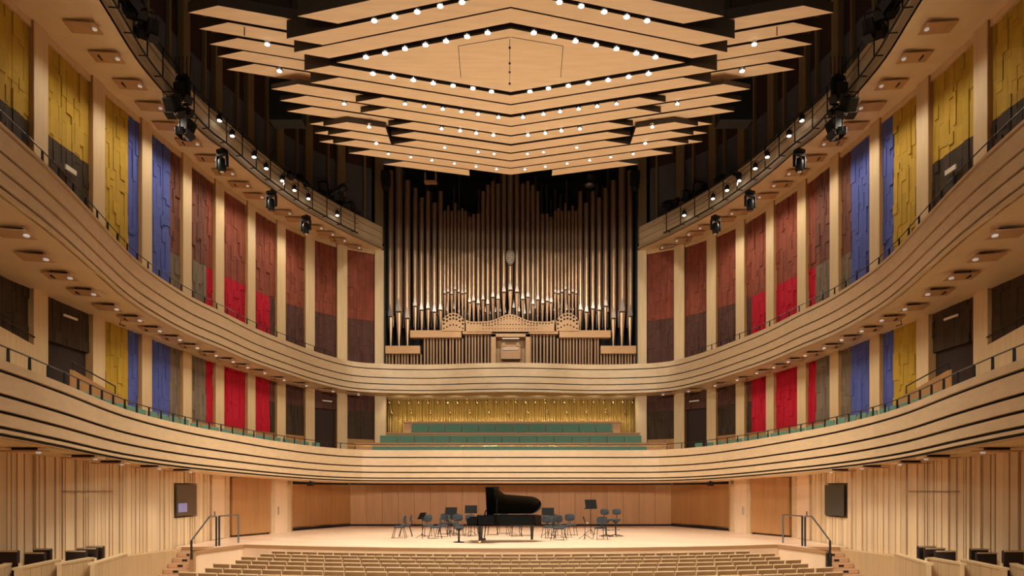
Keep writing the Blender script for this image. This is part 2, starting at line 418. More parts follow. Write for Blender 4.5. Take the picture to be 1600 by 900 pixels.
for a, b in zip(edge[:-1], edge[1:]):
    a = Vector(a); b = Vector(b); d = (b-a).normalized(); q = Vector((-d.y, d.x))
    m.prism([a-q*.01, b-q*.01, b+q*.05, a+q*.05], -2.86, -2.06)
    n_.prism([a-q*.05, b-q*.05, b+q*.1, a+q*.1], -2.06, -1.955)
o = m.build('stage_front', PLAT); struct(o, 'pale curved front face of the stage')
o = n_.build('stage_nosing', LIPW); struct(o, 'darker wooden nosing along the stage edge')

# ------------------------------------------------------------------ balconies
def wtop(base, far, D, d0=20, d1=36):
    t = min(1, max(0, (D-d0)/(d1-d0))); return base+(far-base)*t
def balcony(name, C, ws, topfn, gap, label, depth, deckw, rake=K):
    N = normals(C); mid = C[len(C)//2]
    root = thing(name, (mid.x, mid.y, ws[-1]-rake*mid.y), label, 'balcony')
    zz = lambda w, p: w - rake*p.y
    # ws: list of stripe levels, top first; first entry replaced by topfn
    bands = []
    for i in range(len(ws)-1):
        hi = ws[i]; lo = ws[i+1]
        bands.append((i, hi, lo))
    nb = len(C)
    for i, hi, lo in bands:
        m = MB(); k = 0; stp = 6
        lean = .025*i
        while k < nb-1:
            e = min(k+stp, nb-1)
            for j in range(k, e):
                a, b = C[j], C[j+1]; na, nb_ = N[j], N[j+1]
                A0 = a+na*(.0+lean); A1 = a+na*(.07+lean); B0 = b+nb_*(.0+lean); B1 = b+nb_*(.07+lean)
                ha = topfn(a.y) if i == 0 else hi-gap/2; hb = topfn(b.y) if i == 0 else hi-gap/2
                l = lo+gap/2 if i < len(ws)-2 else lo
                if j == k:   # start a fresh island
                    base = len(m.v)
                    m.v += [(A0.x, A0.y, zz(l, A0)), (A0.x, A0.y, zz(ha, A0)), (A1.x, A1.y, zz(ha, A1)), (A1.x, A1.y, zz(l, A1))]
                base2 = len(m.v)
                m.v += [(B0.x, B0.y, zz(l, B0)), (B0.x, B0.y, zz(hb, B0)), (B1.x, B1.y, zz(hb, B1)), (B1.x, B1.y, zz(l, B1))]
                s0 = base2-4
                for u in range(4):
                    w_ = (u+1) % 4; m.f.append((s0+u, base2+u, base2+w_, s0+w_)); m.m.append(0)
            k = e
        fb = m.build('fascia_board', WOOD, root)
    # dark backing
    m = MB()
    for j in range(nb-1):
        a, b = C[j]+N[j]*.16, C[j+1]+N[j+1]*.16
        m.face([(a.x, a.y, zz(ws[-1]+.02, a)), (b.x, b.y, zz(ws[-1]+.02, b)), (b.x, b.y, zz(ws[1]+.1, b)), (a.x, a.y, zz(ws[1]+.1, a))])
    m.build('backing', BLACK, root)
    m = MB(); dk = MB()
    for j in range(nb-1):
        a, b = C[j]+N[j]*.02, C[j+1]+N[j+1]*.02; c, d = C[j+1]+N[j+1]*depth, C[j]+N[j]*depth
        m.face([(p.x, p.y, zz(ws[-1], p)) for p in (a, b, c, d)][::-1])
        dk.face([(p.x, p.y, zz(deckw, p)) for p in (a+N[j]*.1, b+N[j+1]*.1, c, d)])
    m.build('soffit', SOFF, root); dk.build('deck', STEPW, root)
    return root, N
t1f = lambda D: wtop(2.68, 2.84, D, 19, 32)
t2f = lambda D: wtop(7.93, 8.13, D, 22, 37)
bal1, N1 = balcony('balcony', C1, [2.84, 2.482, 2.056, 1.753, 1.474, 1.346, 1.293], t1f, .06, 'lowest curved balcony of pale wooden bands with dark grooves above the stage', 2.4, 1.75)
bal2, N2 = balcony('balcony', C2, [8.13, 7.84, 7.36, 7.0, 6.675, 6.505], t2f, .05, 'middle curved balcony of pale wooden bands directly below the organ', 3.6, 7.0)

def arc(C):
    s = [0]
    for a, b in zip(C[:-1], C[1:]): s.append(s[-1]+(b-a).length)
    return s
def along(C, N, s, d):
    for i in range(len(s)-1):
        if s[i+1] >= d:
            t = (d-s[i])/(s[i+1]-s[i]); return C[i].lerp(C[i+1], t), N[i].lerp(N[i+1], t).normalized()
    return C[-1], N[-1]
def rails(root, C, N, topfn, h, spacing, ymax, name='handrail'):
    s = arc(C)
    for sd in (-1, 1):
        pts = []
        for i, p in enumerate(C):
            if p.x*sd > 0 and p.y < ymax:
                q = p+N[i]*.05; pts.append((q.x, q.y, topfn(p.y)+h-K*q.y))
        r_ = MB().tube(pts, .016, 6).build(name, RAILM, root)
        d = .3
        while d < s[-1]:
            p, n = along(C, N, s, d)
            if p.x*sd > 0 and 9 < p.y < ymax:
                q = p+n*.05; z = topfn(p.y)-K*q.y; tg = math.atan2(-n.x, n.y)
                MB().solid([(q.x-.022, q.y-.022, z-.02), (q.x+.022, q.y-.022, z-.02), (q.x+.022, q.y+.022, z-.02), (q.x-.022, q.y+.022, z-.02)],
                           [(q.x-.018, q.y-.018, z+h), (q.x+.018, q.y-.018, z+h), (q.x+.018, q.y+.018, z+h), (q.x-.018, q.y+.018, z+h)]).build('rail_post', MET, r_)
            d += spacing
rails(bal1, C1, N1, t1f, .27, .76, 33.2)
rails(bal2, C2, N2, t2f, .27, .80, 36.5)
# thin rail continuing along the centre of the lowest balcony
pts = [(p.x, p.y-.02, 1.93+.20) for i, p in enumerate(C1) if abs(p.x) < 7.9 and p.y > 32.7]
MB().tube(pts, .016, 6).build('centre_rail', BRASS, bal1)

# top lighting gallery (two arms, level)
for sd in (-1, 1):
    nm = 'left' if sd < 0 else 'right'
    C = [Vector((sd*abs(p.x), p.y)) for p in C3]; N = [n if sd < 0 else Vector((-n.x, n.y)) for n in normals(C3)]
    g = thing('lighting_gallery', (C[20].x, C[20].y, 13.9), 'top lighting gallery of pale wood along the %s wall, hung with spotlights' % nm, 'gallery')
    zl = [13.9, 14.07, 14.10, 14.46, 14.49, 14.85, 14.88, 15.2]
    for bi in range(0, 8, 2):
        m = MB()
        for j in range(len(C)-1):
            of = 0 if bi == 0 else .08
            a, b = C[j]+N[j]*of, C[j+1]+N[j+1]*of; c, d = C[j+1]+N[j+1]*(of+.06), C[j]+N[j]*(of+.06)
            m.prism([a, b, c, d], zl[bi], zl[bi+1])
        m.build('fascia_board' if bi else 'edge_trim', WOOD if bi == 0 else SOFF, g)
    m = MB(); dk = MB(); bk = MB(); ln = MB()
    for j in range(len(C)-1):
        a, b = C[j], C[j+1]; c, d = C[j+1]+N[j+1]*3.1, C[j]+N[j]*3.1
        m.prism([a, b, c, d], 13.9, 13.96)
        dk.prism([a+N[j]*.1, b+N[j+1]*.1, c, d], 14.2, 14.26)
        e, f = C[j]+N[j]*.18, C[j+1]+N[j+1]*.18
        bk.prism([e, f, f+N[j+1]*.04, e+N[j]*.04], 13.96, 15.15)
    m.build('soffit', SOFF, g); dk.build('deck', CONW, g); bk.build('backing', BLACK, g)
    # outboard pipe rail for the lamps
    rl = [i for i, p in enumerate(C) if 8 < p.y < 37.4]
    for hz, rr in ((14.0, .035), (14.5, .012), (15.02, .03), (14.76, .012)):
        MB().tube([(C[i].x-N[i].x*.28, C[i].y-N[i].y*.28, hz) for i in rl], rr, 6).build('pipe_rail', MET, g)
    s = arc(C); d = 1.0
    while d < s[-1]:
        p, n = along(C, N, s, d)
        if p.y < 37.3:
            q = p-n*.28
            pm = MB().tube([(q.x, q.y, 13.98), (q.x, q.y, 15.05)], .025, 6)
            pm.tube([(q.x, q.y, 14.05), (p.x, p.y, 14.05)], .02, 6)
            pm.build('rail_post', MET, g)
        d += 1.12

# ------------------------------------------------------------------ columns, relief panels
def tile_panel(m, P, T, L, z0, z1, colfn, nrm, rnd, flat=0.0):
    """rows of upright blocks standing out at random depths; P start, T direction, nrm towards the hall"""
    u = 0
    while u < L-.02:
        w = rnd.choice([.12, .16, .2, .26]);
        if L-u-w < .12: w = L-u
        z = z0
        while z < z1-.02:
            h = rnd.uniform(.2, 1.1)
            if z1-z-h < .2: h = z1-z
            mid = P+T*(u+w/2); mi, br = colfn(u+w/2, z+h/2)
            cuts = [(z, z+h, mi)]
            if br is not None and z < br < z+h: cuts = [(z, br, colfn(u+w/2, z)[0]), (br, z+h, colfn(u+w/2, z+h)[0])]
            dep = rnd.choice([.02, .02, .025, .03, .03, .045, .0, .055]) if rnd.random() > flat else .02
            for a, b, k in cuts:
                p = P+T*(u+.003); q = P+T*(u+w-.003); e = nrm*(.02+dep)
                m.solid([(p.x, p.y, a+.003), (q.x, q.y, a+.003), (q.x+e.x, q.y+e.y, a+.003), (p.x+e.x, p.y+e.y, a+.003)],
                        [(p.x, p.y, b-.003), (q.x, q.y, b-.003), (q.x+e.x, q.y+e.y, b-.003), (p.x+e.x, p.y+e.y, b-.003)], k)
            z += h
        u += w
KEYS = list(PC.keys()); MI = {k: i for i, k in enumerate(KEYS)}
# bay: (upper level: list of (x_end_pixel, top colour, bottom colour, break height)), lower level the same
BAYS = {
 0: ([(None, 'yellow', 'brown', 10.9)], [(None, 'brown', 'brown', None)]),
 1: ([(None, 'yellow', 'brown', 10.9)], [(None, 'brown', 'brown', None)]),
 2: ([(None, 'yellow', 'brown', 10.9)], [(None, 'brown', 'brown', None)]),
 3: ([(None, 'yellow', 'brown', 10.9)], [(None, 'brown', 'brown', None)]),
 4: ([(198, 'yellow', 'yellow', None), (None, 'blue', 'blue', None)], [(198, 'yellow', 'yellow', None), (None, 'blue', 'blue', None)]),
 5: ([(264, 'blue', 'blue', None), (None, 'redbrown', 'taupe', 9.6)], [(264, 'blue', 'blue', None), (None, 'taupe', 'taupe', None)]),
 6: ([(320, 'redbrown', 'taupe', 9.8), (None, 'rust', 'crimson', 9.8)], [(320, 'taupe', 'taupe', None), (None, 'crimson', 'crimson', None)]),
 7: ([(None, 'rust', 'crimson', 9.8)], [(None, 'crimson', 'crimson', None)]),
 8: ([(420, 'rust', 'crimson', 9.8), (None, 'rust', 'maroon', 9.8)], [(420, 'crimson', 'crimson', None), (None, 'redbrown', 'brown', 4.5)]),
 9: ([(None, 'rust', 'maroon', 9.8)], [(None, 'maroon', 'brown', 4.5)]),
 10: ([(None, 'rust', 'maroon', 9.8)], [(None, 'maroon', 'brown', 4.5)]),
 11: ([(None, 'rust', 'maroon', 9.8)], [(None, 'maroon', 'brown', 4.5)]),
}
CN = {'yellow': 'yellow', 'blue': 'blue', 'rust': 'rust red', 'redbrown': 'reddish brown', 'crimson': 'crimson', 'maroon': 'dark maroon', 'taupe': 'taupe', 'brown': 'dark brown'}
def bayname(i, sd, lvl):
    n = 12-i
    return '%s bay from organ, %s wall' % (nth(n), 'left' if sd < 0 else 'right')
for sd in (-1, 1):
    nm = 'left' if sd < 0 else 'right'
    PT = [Vector((sd*abs(x), y)) for x, y in COLS]
    for i, p in enumerate(PT):
        nx = PT[i+1] if i+1 < len(PT) else Vector((p.x-sd*.6, p.y+.04))
        d = (nx-p).normalized(); out = Vector((-d.y, d.x)) if sd < 0 else Vector((d.y, -d.x))
        wd = .58 if i < len(PT)-1 else .62
        n = 13-i
        lab = 'tall pale wood column, %s from the organ on the %s wall' % (nth(n), nm)
        c = thing('column', (p.x, p.y, 1.0), lab, 'column', 'columns of the %s wall' % nm); c['kind'] = 'thing'
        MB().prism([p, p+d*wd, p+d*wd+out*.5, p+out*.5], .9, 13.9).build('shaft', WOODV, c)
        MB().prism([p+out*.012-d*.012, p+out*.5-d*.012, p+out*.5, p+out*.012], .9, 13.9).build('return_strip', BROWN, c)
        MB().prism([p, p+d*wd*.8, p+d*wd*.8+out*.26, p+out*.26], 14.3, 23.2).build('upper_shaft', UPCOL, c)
        if i >= len(PT)-1: continue
        L = (nx-p).length; a = p+d*wd+out*.2; span = L-wd
        # thin upper fin in each bay
        q = p+d*(wd+span*.62)
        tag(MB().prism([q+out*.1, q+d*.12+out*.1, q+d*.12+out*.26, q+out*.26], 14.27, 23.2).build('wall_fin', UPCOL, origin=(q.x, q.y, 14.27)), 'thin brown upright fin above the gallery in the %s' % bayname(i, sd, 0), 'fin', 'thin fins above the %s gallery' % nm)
        inw = -out
        def xpx_to_u(xp):
            if xp is None: return span+1
            k = (xp-CX)/F*(-sd if sd > 0 else 1)   # mirrored side uses the mirrored pixel
            k = (xp-CX)/F if sd < 0 else -(xp-CX)/F
            # (a+d*u).x = k*(a+d*u).y
            return (k*a.y-a.x)/(d.x-k*d.y)
        for lvl, spec in ((2, BAYS[i][0]), (1, BAYS[i][1])):
            rnd = random.Random(100*i+lvl+(7 if sd > 0 else 0))
            def cf(u, z):
                for xp, ct, cb, br in spec:
                    if u <= xpx_to_u(xp): return (MI[ct] if (br is None or z >= br) else MI[cb], br)
                return (MI[spec[-1][1]], None)
            if lvl == 2: z0, z1 = zrake(7.0, p.y), 13.68
            else: z0, z1 = 2.9, zrake(6.5, p.y)+.02
            if lvl == 1 and i in (3, 10):       # dark doorway below the relief
                z0 = 4.58 if i == 3 else zrake(6.5, p.y)-(1.0 if i == 10 else .9)
            m = MB()
            us = [0] + [min(span, max(0, xpx_to_u(s_[0]))) for s_ in spec]
            for k in range(len(spec)):
                if us[k+1]-us[k] > .05:
                    PP = a+d*us[k]
                    off = us[k]
                    tile_panel(m, PP, d, us[k+1]-us[k], z0, z1, lambda u, z, o_=off: cf(u+o_, z), inw, rnd)
            b0 = a; b1 = a+d*span
            m.prism([b0, b1, b1+out*.1, b0+out*.1], z0, z1, MI[spec[0][2]])
            names = []
            for s_ in spec:
                for c_ in ((s_[1], s_[2]) if s_[3] else (s_[1],)):
                    if CN[c_] not in names: names.append(CN[c_])
            lab = '%s block relief, %s level, %s' % (', '.join(names), 'upper' if lvl == 2 else 'lower', bayname(i, sd, lvl))
            org = a+d*(span/2)
            tag(m.build('acoustic_relief', [PC[k] for k in KEYS], origin=(org.x, org.y, z0)), lab, 'wall panel', 'relief panels of the %s wall' % nm)
            if lvl == 1:
                e0 = a+out*.02; e1 = b1+out*.02
                if i in (3, 10):
                    o = MB().prism([e0+out*.05, e1+out*.05, e1+out*.1, e0+out*.1], 1.2, z0).build('door_%d' % (5+(sd > 0)+(2 if i == 10 else 0)), DARKS); struct(o, 'dark doorway')
                    o = MB().prism([e0, e0+d*.12, e0+d*.12+out*.05, e0+out*.05], 1.2, z0).build('trim_%d' % (8+(sd > 0)+(2 if i == 10 else 0)), PC['brown']); struct(o, 'dark door jamb')
                    q = a.lerp(b1, .35)+inw*.14
                    zc = z1-.5 if i == 3 else z1-.62
                    tag(MB().prism([q, q+d*.62, q+d*.62+inw*.05, q+inw*.05], zc, zc+.07).build('door_sign_lamp', PALE, origin=(q.x, q.y, zc)), 'small pale bar lamp above the dark doorway, lower level, %s' % bayname(i, sd, 1), 'lamp')
                else:
                    o = MB().prism([e0+inw*.1, e1+inw*.1, e1, e0], 1.0, 2.9).build('trim_%d' % (20+i+(20 if sd > 0 else 0)), STAGEW); struct(o, 'wooden dado below the relief panels')
            if lvl == 2 and i == 3:
                q = a.lerp(b1, .38)+inw*.14
                tag(MB().prism([q, q+d*.5, q+d*.5+inw*.05, q+inw*.05], 10.15, 10.3).build('door_sign_lamp', PALE, origin=(q.x, q.y, 10.15)), 'small pale bar lamp on the dark brown relief, upper level, %s wall' % nm, 'lamp')
        # header above upper panels
        o = MB().prism([a+inw*.12, a+d*span+inw*.12, a+d*span, a], 13.68, 13.9).build('trim_%d' % (60+i+(20 if sd > 0 else 0)), WOODV); struct(o, 'header above the relief panels')

# ------------------------------------------------------------------ soffit flaps with small downlights
def flap(x, y, z, sd, lab, grp, power, scale=1.0, rake=0.0):
    # x, y: pixel (left half) of the flap's centre
    zz = z
    for _ in range(3):
        p = at_z(x, y, zz); zz = z - rake*p.y if rake else z
    if sd > 0: p = Vector((-p.x, p.y, p.z))
    t = thing('soffit_flap', (p.x, p.y, zz-.16), lab, 'light flap', grp)
    L, Wd = .95*scale, .46*scale
    MB().box((p.x, p.y, zz-.12), (L, Wd, .025), mi=0, ry=sd*R(-4), rx=R(-11 if rake else -7)).build('board', FLAPW, t)
    a = MB()
    a.box((p.x, p.y, zz-.05), (L*.5, .05, .10))
    if round(x) % 2: a.box((p.x+sd*L*.22, p.y, zz-.075), (.03, Wd*.5, .16))
    a.build('bracket', MET, t)
    lx = p.x-sd*L*.36
    MB().lathe((lx, p.y, zz-.20), [(.04, 0), (.065, .01), (.07, .05), (.04, .06)], 10).build('lamp', [GLOWS], t)
    add_light('SPOT', 'flap_light', (lx, p.y, zz-.24), power, WARM, (lx-sd*.2, p.y+(.15 if p.y < 35 else -1.5), zz-3.5), .06, 150 if p.y < 36 else 100, .8)
F3 = [(130, 37), (167, 84), (203, 127), (236, 162), (262, 193), (295, 219), (325, 244), (351, 266), (375, 285), (398, 303), (442, 329), (462, 340), (492, 352), (510, 362), (529, 372), (552, 383)]
F2 = [(22, 357), (54, 395), (93, 425), (131, 451), (168, 475), (205, 493), (237, 510), (269, 524), (297, 537), (327, 549), (354, 559), (377, 568), (404, 577), (435, 588), (470, 597), (512, 606), (552, 611)]
for sd in (-1, 1):
    nm = 'left' if sd < 0 else 'right'
    for k, (x, y) in enumerate(F3):
        flap(x, y, 13.9, sd, 'brown wooden light flap under the top gallery on the %s, %s from the organ' % (nm, nth(len(F3)-k)), 'flaps under the top %s gallery' % nm, P_FLAP_HIGH)
    for k, (x, y) in enumerate(F2):
        flap(x, y, 6.5, sd, 'brown wooden light flap under the middle balcony on the %s, %s from the organ' % (nm, nth(len(F2)-k)), 'flaps under the %s middle balcony' % nm, P_FLAP_LOW, .85, K)
    for k, (yy) in enumerate((12.6, 14.6, 16.6, 18.6, 20.6, 22.6)):
        zz = zrake(1.293, yy)
        X = sd*(10.9 if yy > 17 else 10.4)
        t = thing('soffit_flap', (X, yy, zz-.1), 'brown light flap under the lowest balcony on the %s, %s from the stage' % (nm, nth(6-k)), 'light flap', 'flaps under the %s lowest balcony' % nm)
        MB().box((X, yy, zz-.07), (.9, .3, .03)).build('board', FLAPW, t)
        MB().box((X, yy, zz-.025), (.5, .1, .05)).build('bracket', MET, t)
        MB().lathe((X-sd*.3, yy, zz-.13), [(.03, 0), (.05, .01), (.05, .045)], 10).build('lamp', GLOWS, t)
        add_light('SPOT', 'flap_light', (X-sd*.3, yy, zz-.16), 14, WARM, (X-sd*.1, yy, zz-3), .06, 140, .8)

# ------------------------------------------------------------------ canopy
ZCAN = 13.0; SL = .288
can = {}
for key, lab in (('centre', 'central diamond ceiling reflector of pale wooden boards with rows of round downlights'), ('left', 'left wing of the ceiling reflector, stepped pale wooden boards'), ('right', 'right wing of the ceiling reflector, stepped pale wooden boards')):
    can[key] = thing('ceiling_reflector', ({'centre': 0, 'left': -7.5, 'right': 7.5}[key], 23, ZCAN), lab, 'ceiling reflector', 'ceiling reflectors')
WS = 1.042                               # wings hang a little higher than the centre
def board(parent, apex_far, w, xi, xo, sd, near_half=False, h=.5, straight=False):
    s = -SL if not near_half else SL
    fy = lambda x: apex_far + s*x          # far edge
    ny = lambda x: apex_far - w + s*x
    dx = w/(2*SL)
    if not near_half: pts = [(xi, ny(xi)), (xo-dx, ny(xo-dx)), (xo, fy(xo)), (xi, fy(xi))]
    else: pts = [(xi, ny(xi)), (xo, ny(xo)), (xo-dx, fy(xo-dx)), (xi, fy(xi))]
    return [(sd*x, y) for x, y in pts]
def add_boards(apex, w, xi, xo, key, near_half=False, h=.5):
    sides = (-1, 1) if key == 'centre' else ((-1,) if key == 'left' else (1,))
    zb = ZCAN
    if key != 'centre': k_ = WS if apex < 24 else 1.016; apex *= k_; w *= k_; xi *= k_; xo *= k_; zb = ZCAN*k_
    if key == 'centre' and xi == 0:
        L = board(None, apex, w, 0, xo, -1, near_half); Rr = board(None, apex, w, 0, xo, 1, near_half)
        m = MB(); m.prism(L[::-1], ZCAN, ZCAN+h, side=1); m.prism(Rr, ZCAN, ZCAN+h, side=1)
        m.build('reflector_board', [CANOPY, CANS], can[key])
    else:
        for sd in sides:
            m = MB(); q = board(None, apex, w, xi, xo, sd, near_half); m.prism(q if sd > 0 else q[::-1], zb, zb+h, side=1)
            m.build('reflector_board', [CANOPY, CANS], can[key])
# near half
add_boards(19.0, .56, 0, 6.44, 'centre', True, .5)
add_boards(18.38, .56, 0, 6.46, 'centre', True, .53)
add_boards(17.66, .60, 0, 5.86, 'centre', True, .53)
# diamond
m = MB(); tipx = 5.3
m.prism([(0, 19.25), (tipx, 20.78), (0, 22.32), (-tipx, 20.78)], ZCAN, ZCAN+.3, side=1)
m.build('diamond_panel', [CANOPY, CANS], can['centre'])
sm = MB()
for sd in (-1, 1):
    a = at_z(716, 72, ZCAN-.004); b = at_z(720, 121, ZCAN-.004); c = at_z(797, 58, ZCAN-.004)
    for p, q in ((a, b), (a, c)):
        p = Vector((sd*abs(p.x), p.y, p.z)); q = Vector((sd*abs(q.x), q.y, q.z)); sm.tube([p, q], .008, 4)
sm.build('panel_seam', MET, can['centre'])
rows = [(23.02, .50, 6.4, 5.8, 8.8, .53), (23.66, .56, 6.4, 5.8, 8.8, .53), (24.40, .55, 5.2, 4.7, 7.78, .53), (25.04, .56, 5.18, 4.7, 7.72, .53), (25.68, .54, 4.38, 4.0, 7.7, .5)]
for ap, w, xc, wi, wo, h in rows:
    add_boards(ap, w, 0, xc, 'centre', False, h)
    for k in ('left', 'right'): add_boards(ap, w, wi, wo, k, False, .3 if ap < 24 else .16)
for ap in (21.14, 21.80, 22.46):
    for k in ('left', 'right'): add_boards(ap, .54, 5.9, 8.8, k, False, .3)
for ap, w, xc, h in ((26.34, .52, 4.4, .2), (26.96, .52, 4.4, .2)):
    add_boards(ap, w, 0, xc, 'centre', False, h); add_boards(ap, w, 4.5, 6.7, 'centre', False, h)
    for k in ('left', 'right'): add_boards(ap, w, 6.2, 7.17, k, False, .3)
add_boards(27.58, .52, 0, 6.68, 'centre', False, .3)
for k in ('left', 'right'): add_boards(27.58, .52, 6.2, 7.17, k, False, .3)
add_boards(28.18, .52, 0, 6.26, 'centre', False, .3)
add_boards(28.76, .50, 1.7, 5.1, 'centre', False, .3)
# black sheet added above the boards to darken the gaps between them
tr = MB()
tr.prism([(0, 17.3), (5.0, 18.8), (6.0, 20.8), (4.3, 24.6), (4.2, 27), (0, 28), (-4.2, 27), (-4.3, 24.6), (-6.0, 20.8), (-5.0, 18.8)], ZCAN+.66, ZCAN+.72)
tr.build('gap_shade_sheet', BLACK, can['centre'])
# suspension rods
for key, pts in (('centre', [(-4, 20), (4, 20), (-3, 26), (3, 26)]), ('left', [(-7.8, 20), (-7.0, 23.6)]), ('right', [(7.8, 20), (7.0, 23.6)])):
    for x, y in pts: MB().tube([(x, y, ZCAN+.3), (x, y, 23.3)], .015, 5).build('suspension_rod', MET, can[key])
LAMPS = {
 'A': [(585, 29), (617, 23), (652, 15), (688, 6), (722, 0)],
 'B': [(572, 86), (602, 80), (633, 73), (665, 67), (697, 61), (730, 54), (762, 48)],
 'C': [(583, 112), (614, 117), (646, 122), (677, 127), (708, 131), (739, 135), (768, 140)],
 'D': [(633, 160), (663, 164), (692, 168), (721, 172), (747, 176), (779, 181)],
 'E': [(690, 199), (719, 202), (744, 206), (771, 209)],
 'G': [(695, 229), (747, 236), (772, 239)],
 'H': [(607, 239), (642, 244), (675, 249), (710, 254), (744, 259), (776, 263)],
 'WING': [(418, 66), (437, 108), (538, 160)], 'W2': [(577, 196), (588, 222)]}
gl = MB
for key, pts in LAMPS.items():
    for k, (x, y) in enumerate(pts):
        for sd in (-1, 1):
            p = at_z(x, y, (ZCAN+.07 if key in 'ABC' else ZCAN+.0) if key != 'WING' else ZCAN*(WS if y < 150 else 1.016))
            p = Vector((sd*abs(p.x), p.y, p.z))
            par = can['centre'] if key != 'WING' else can['left' if sd < 0 else 'right']
            if y > 225: r_ = .075
            elif y > 150: r_ = .095
            else: r_ = .115
            q = MB(); q.ball(p, r_, 12, 0); q.ball((p.x, p.y-.02, p.z-r_*.70), r_*.72, 10, 1, (1, 1, .42))
            q.build('downlight', [CHROME, GLOW], par, smooth=True)
            if key in 'ABCDEH' and (key != 'H' or k % 2 == 0):
                add_light('SPOT', 'canopy_spot', (p.x, p.y, p.z-r_*1.3), P_CANOPY, WARM, (p.x*1.25, p.y+.3, -2), .08, 105, .7)
# hanging microphone under the diamond
t = thing('hanging_microphone', (0, 19.7, 11.6), 'thin black microphone line hanging under the ceiling diamond', 'microphone')
MB().tube([(-.03, 19.7, 11.65), (-.03, 19.7, 13.0)], .008, 5).build('cable', MET, t)
q = MB()
for zz in (12.75, 12.3, 12.05, 11.72): q.ball((-.03, 19.7, zz), .035, 8)
q.build('microphone_capsule', MET, t, smooth=True)

# ------------------------------------------------------------------ organ
YO = 40.0
org = thing('pipe_organ', (0, YO, 5.6), 'huge pipe organ with bronze pipes on the oak front above the middle balcony', 'organ')
def PX(x): return (x-CX)/F*YO
def PZ(y): return (HY-y)/F*YO
def pipe(x, w, yj, yb, yt, dy=0.0, m_=PIPE, name='pipe', lean=0):
    D = YO+dy; k = D/YO
    X = PX(x)*k; r = PX(CX+w/2)*k; zj = PZ(yj)*k; zb = PZ(yb)*k; zt = PZ(yt)*k
    m = MB()
    m.lathe((X, D, zb), [(r*.22, 0), (r*.9, zj-zb-.02), (r*.9, zj-zb)], 12)
    n0 = len(m.v)
    m.lathe((X, D, zj), [(r*.98, .0), (r*.98, .05), (r, .06), (r, zt-zj)], 14)
    # mouth: dark slot and pointed upper lip
    m.box((X, D-r*.92, zj+.05), (r*1.3, .03, .07), mi=1)
    m.solid([(X-r*.75, D-r*1.02, zj+.1), (X+r*.75, D-r*1.02, zj+.1), (X, D-r*1.03, zj+.1+r*3.8)], [(X-r*.6, D-r*.7, zj+.1), (X+r*.6, D-r*.7, zj+.1), (X, D-r*.9, zj+.1+r*3.8)], 2)
    return m.build(name, [m_, BLACK, PIPED], org, smooth=False)
half = [(610.5, 9.5, 497, 543, 268), (623.5, 11.5, 490, 543, 262), (636.8, 9.5, 500, 543, 283),
        (649, 7.5, 481, 520, 295), (659, 7.5, 487, 520, 310), (669, 7.5, 485, 520, 300), (679, 7.5, 490, 520, 318), (688.5, 7.5, 487, 520, 300),
        (695, 4.6, 461, 500, 330), (700.3, 4.6, 459, 500, 322), (705.8, 4.6, 462, 500, 330), (711.4, 4.8, 455, 500, 318), (717, 4.6, 459, 500, 330), (722.5, 4.6, 461, 500, 326), (727.6, 4.6, 460, 505, 330),
        (734, 6, 475, 506, 340), (740, 6, 473, 506, 335), (747.3, 6.2, 477, 506, 335), (754.7, 6.2, 471, 506, 300), (762.3, 6.2, 478, 506, 290), (770.2, 6.6, 467, 504, 284), (778.3, 6.8, 470, 502, 288), (787.3, 7.6, 459, 498, 270)]
for x, w, yj, yb, yt in half:
    for mx in (False, True):
        xx = 2*CX-1-x if mx else x
        pipe(xx, w, yj, yb, yt)
pipe(797.3, 8.6, 456, 496, 262)
rnd = random.Random(11)
x = 606
back = []
while x < 992:
    w = rnd.uniform(4.6, 7.4); c = abs(x-797.5)
    yt = rnd.uniform(268, 345) if c < 150 else rnd.uniform(262, 310)
    back.append((x, w, yt)); x += w+rnd.uniform(1.2, 3)
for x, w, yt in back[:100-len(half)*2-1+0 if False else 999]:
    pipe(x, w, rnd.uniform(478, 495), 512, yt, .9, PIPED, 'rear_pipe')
# casework
def pbox(x0, y0, x1, y1, dy, th, m_, name, lab=None):
    m = MB().box((PX((x0+x1)/2), YO+dy, PZ((y0+y1)/2)), (PX(CX+x1-x0), th, PZ(HY-(y1-y0))))
    o = m.build(name, m_, org)
    if lab: o['label'] = lab
    return o
for mx in (0, 1):
    g = (lambda a, b: (a, b)) if not mx else (lambda a, b: (2*CX-1-b, 2*CX-1-a))
    a, b = g(603.5, 658); pbox(a, 543, b, 555, -.25, .5, ORGW, 'impost_board')
    a, b = g(643, 722); pbox(a, 519.5, b, 530.5, -.3, .5, ORGW, 'impost_board')
    a, b = g(724, 769); pbox(a, 521, b, 525, -.3, .5, ORGW, 'impost_board')
    m = MB(); x = 604
    while x < 768:
        top = 555 if x < 658 else (530 if x < 724 else 525)
        xx = x if not mx else 2*CX-1-x-2.2
        if x < 658 and x > 645: top = 555
        m.box((PX(xx+1.2), YO-.2, (PZ(top)+PZ(607))/2), (PX(CX+2.5), .12, PZ(top)-PZ(607)))
        x += rnd.choice([4.4, 4.9, 5.6])
    m.build('slatted_base', ORGV, org)
def perf(xs, topf, y1, name, dots):
    m = MB()
    pts = [(PX(x), PZ(topf(x))) for x in xs]
    poly = pts + [(PX(xs[-1]), PZ(y1)), (PX(xs[0]), PZ(y1))]
    m.solid([(p[0], YO-.62, p[1]) for p in poly], [(p[0], YO-.54, p[1]) for p in poly], 0)
    for x, y, r_ in dots: m.lathe((PX(x), YO-.615, PZ(y)), [(r_/F*YO, 0), (r_/F*YO, .012)], 8, 1, axis=(0, -1, 0))
    return m.build(name, [ORGW, BLACK], org)
cheek = lambda x: 505-12*math.sin(max(0, min(1, (x-692)/35))*math.pi)**.8
dots = []
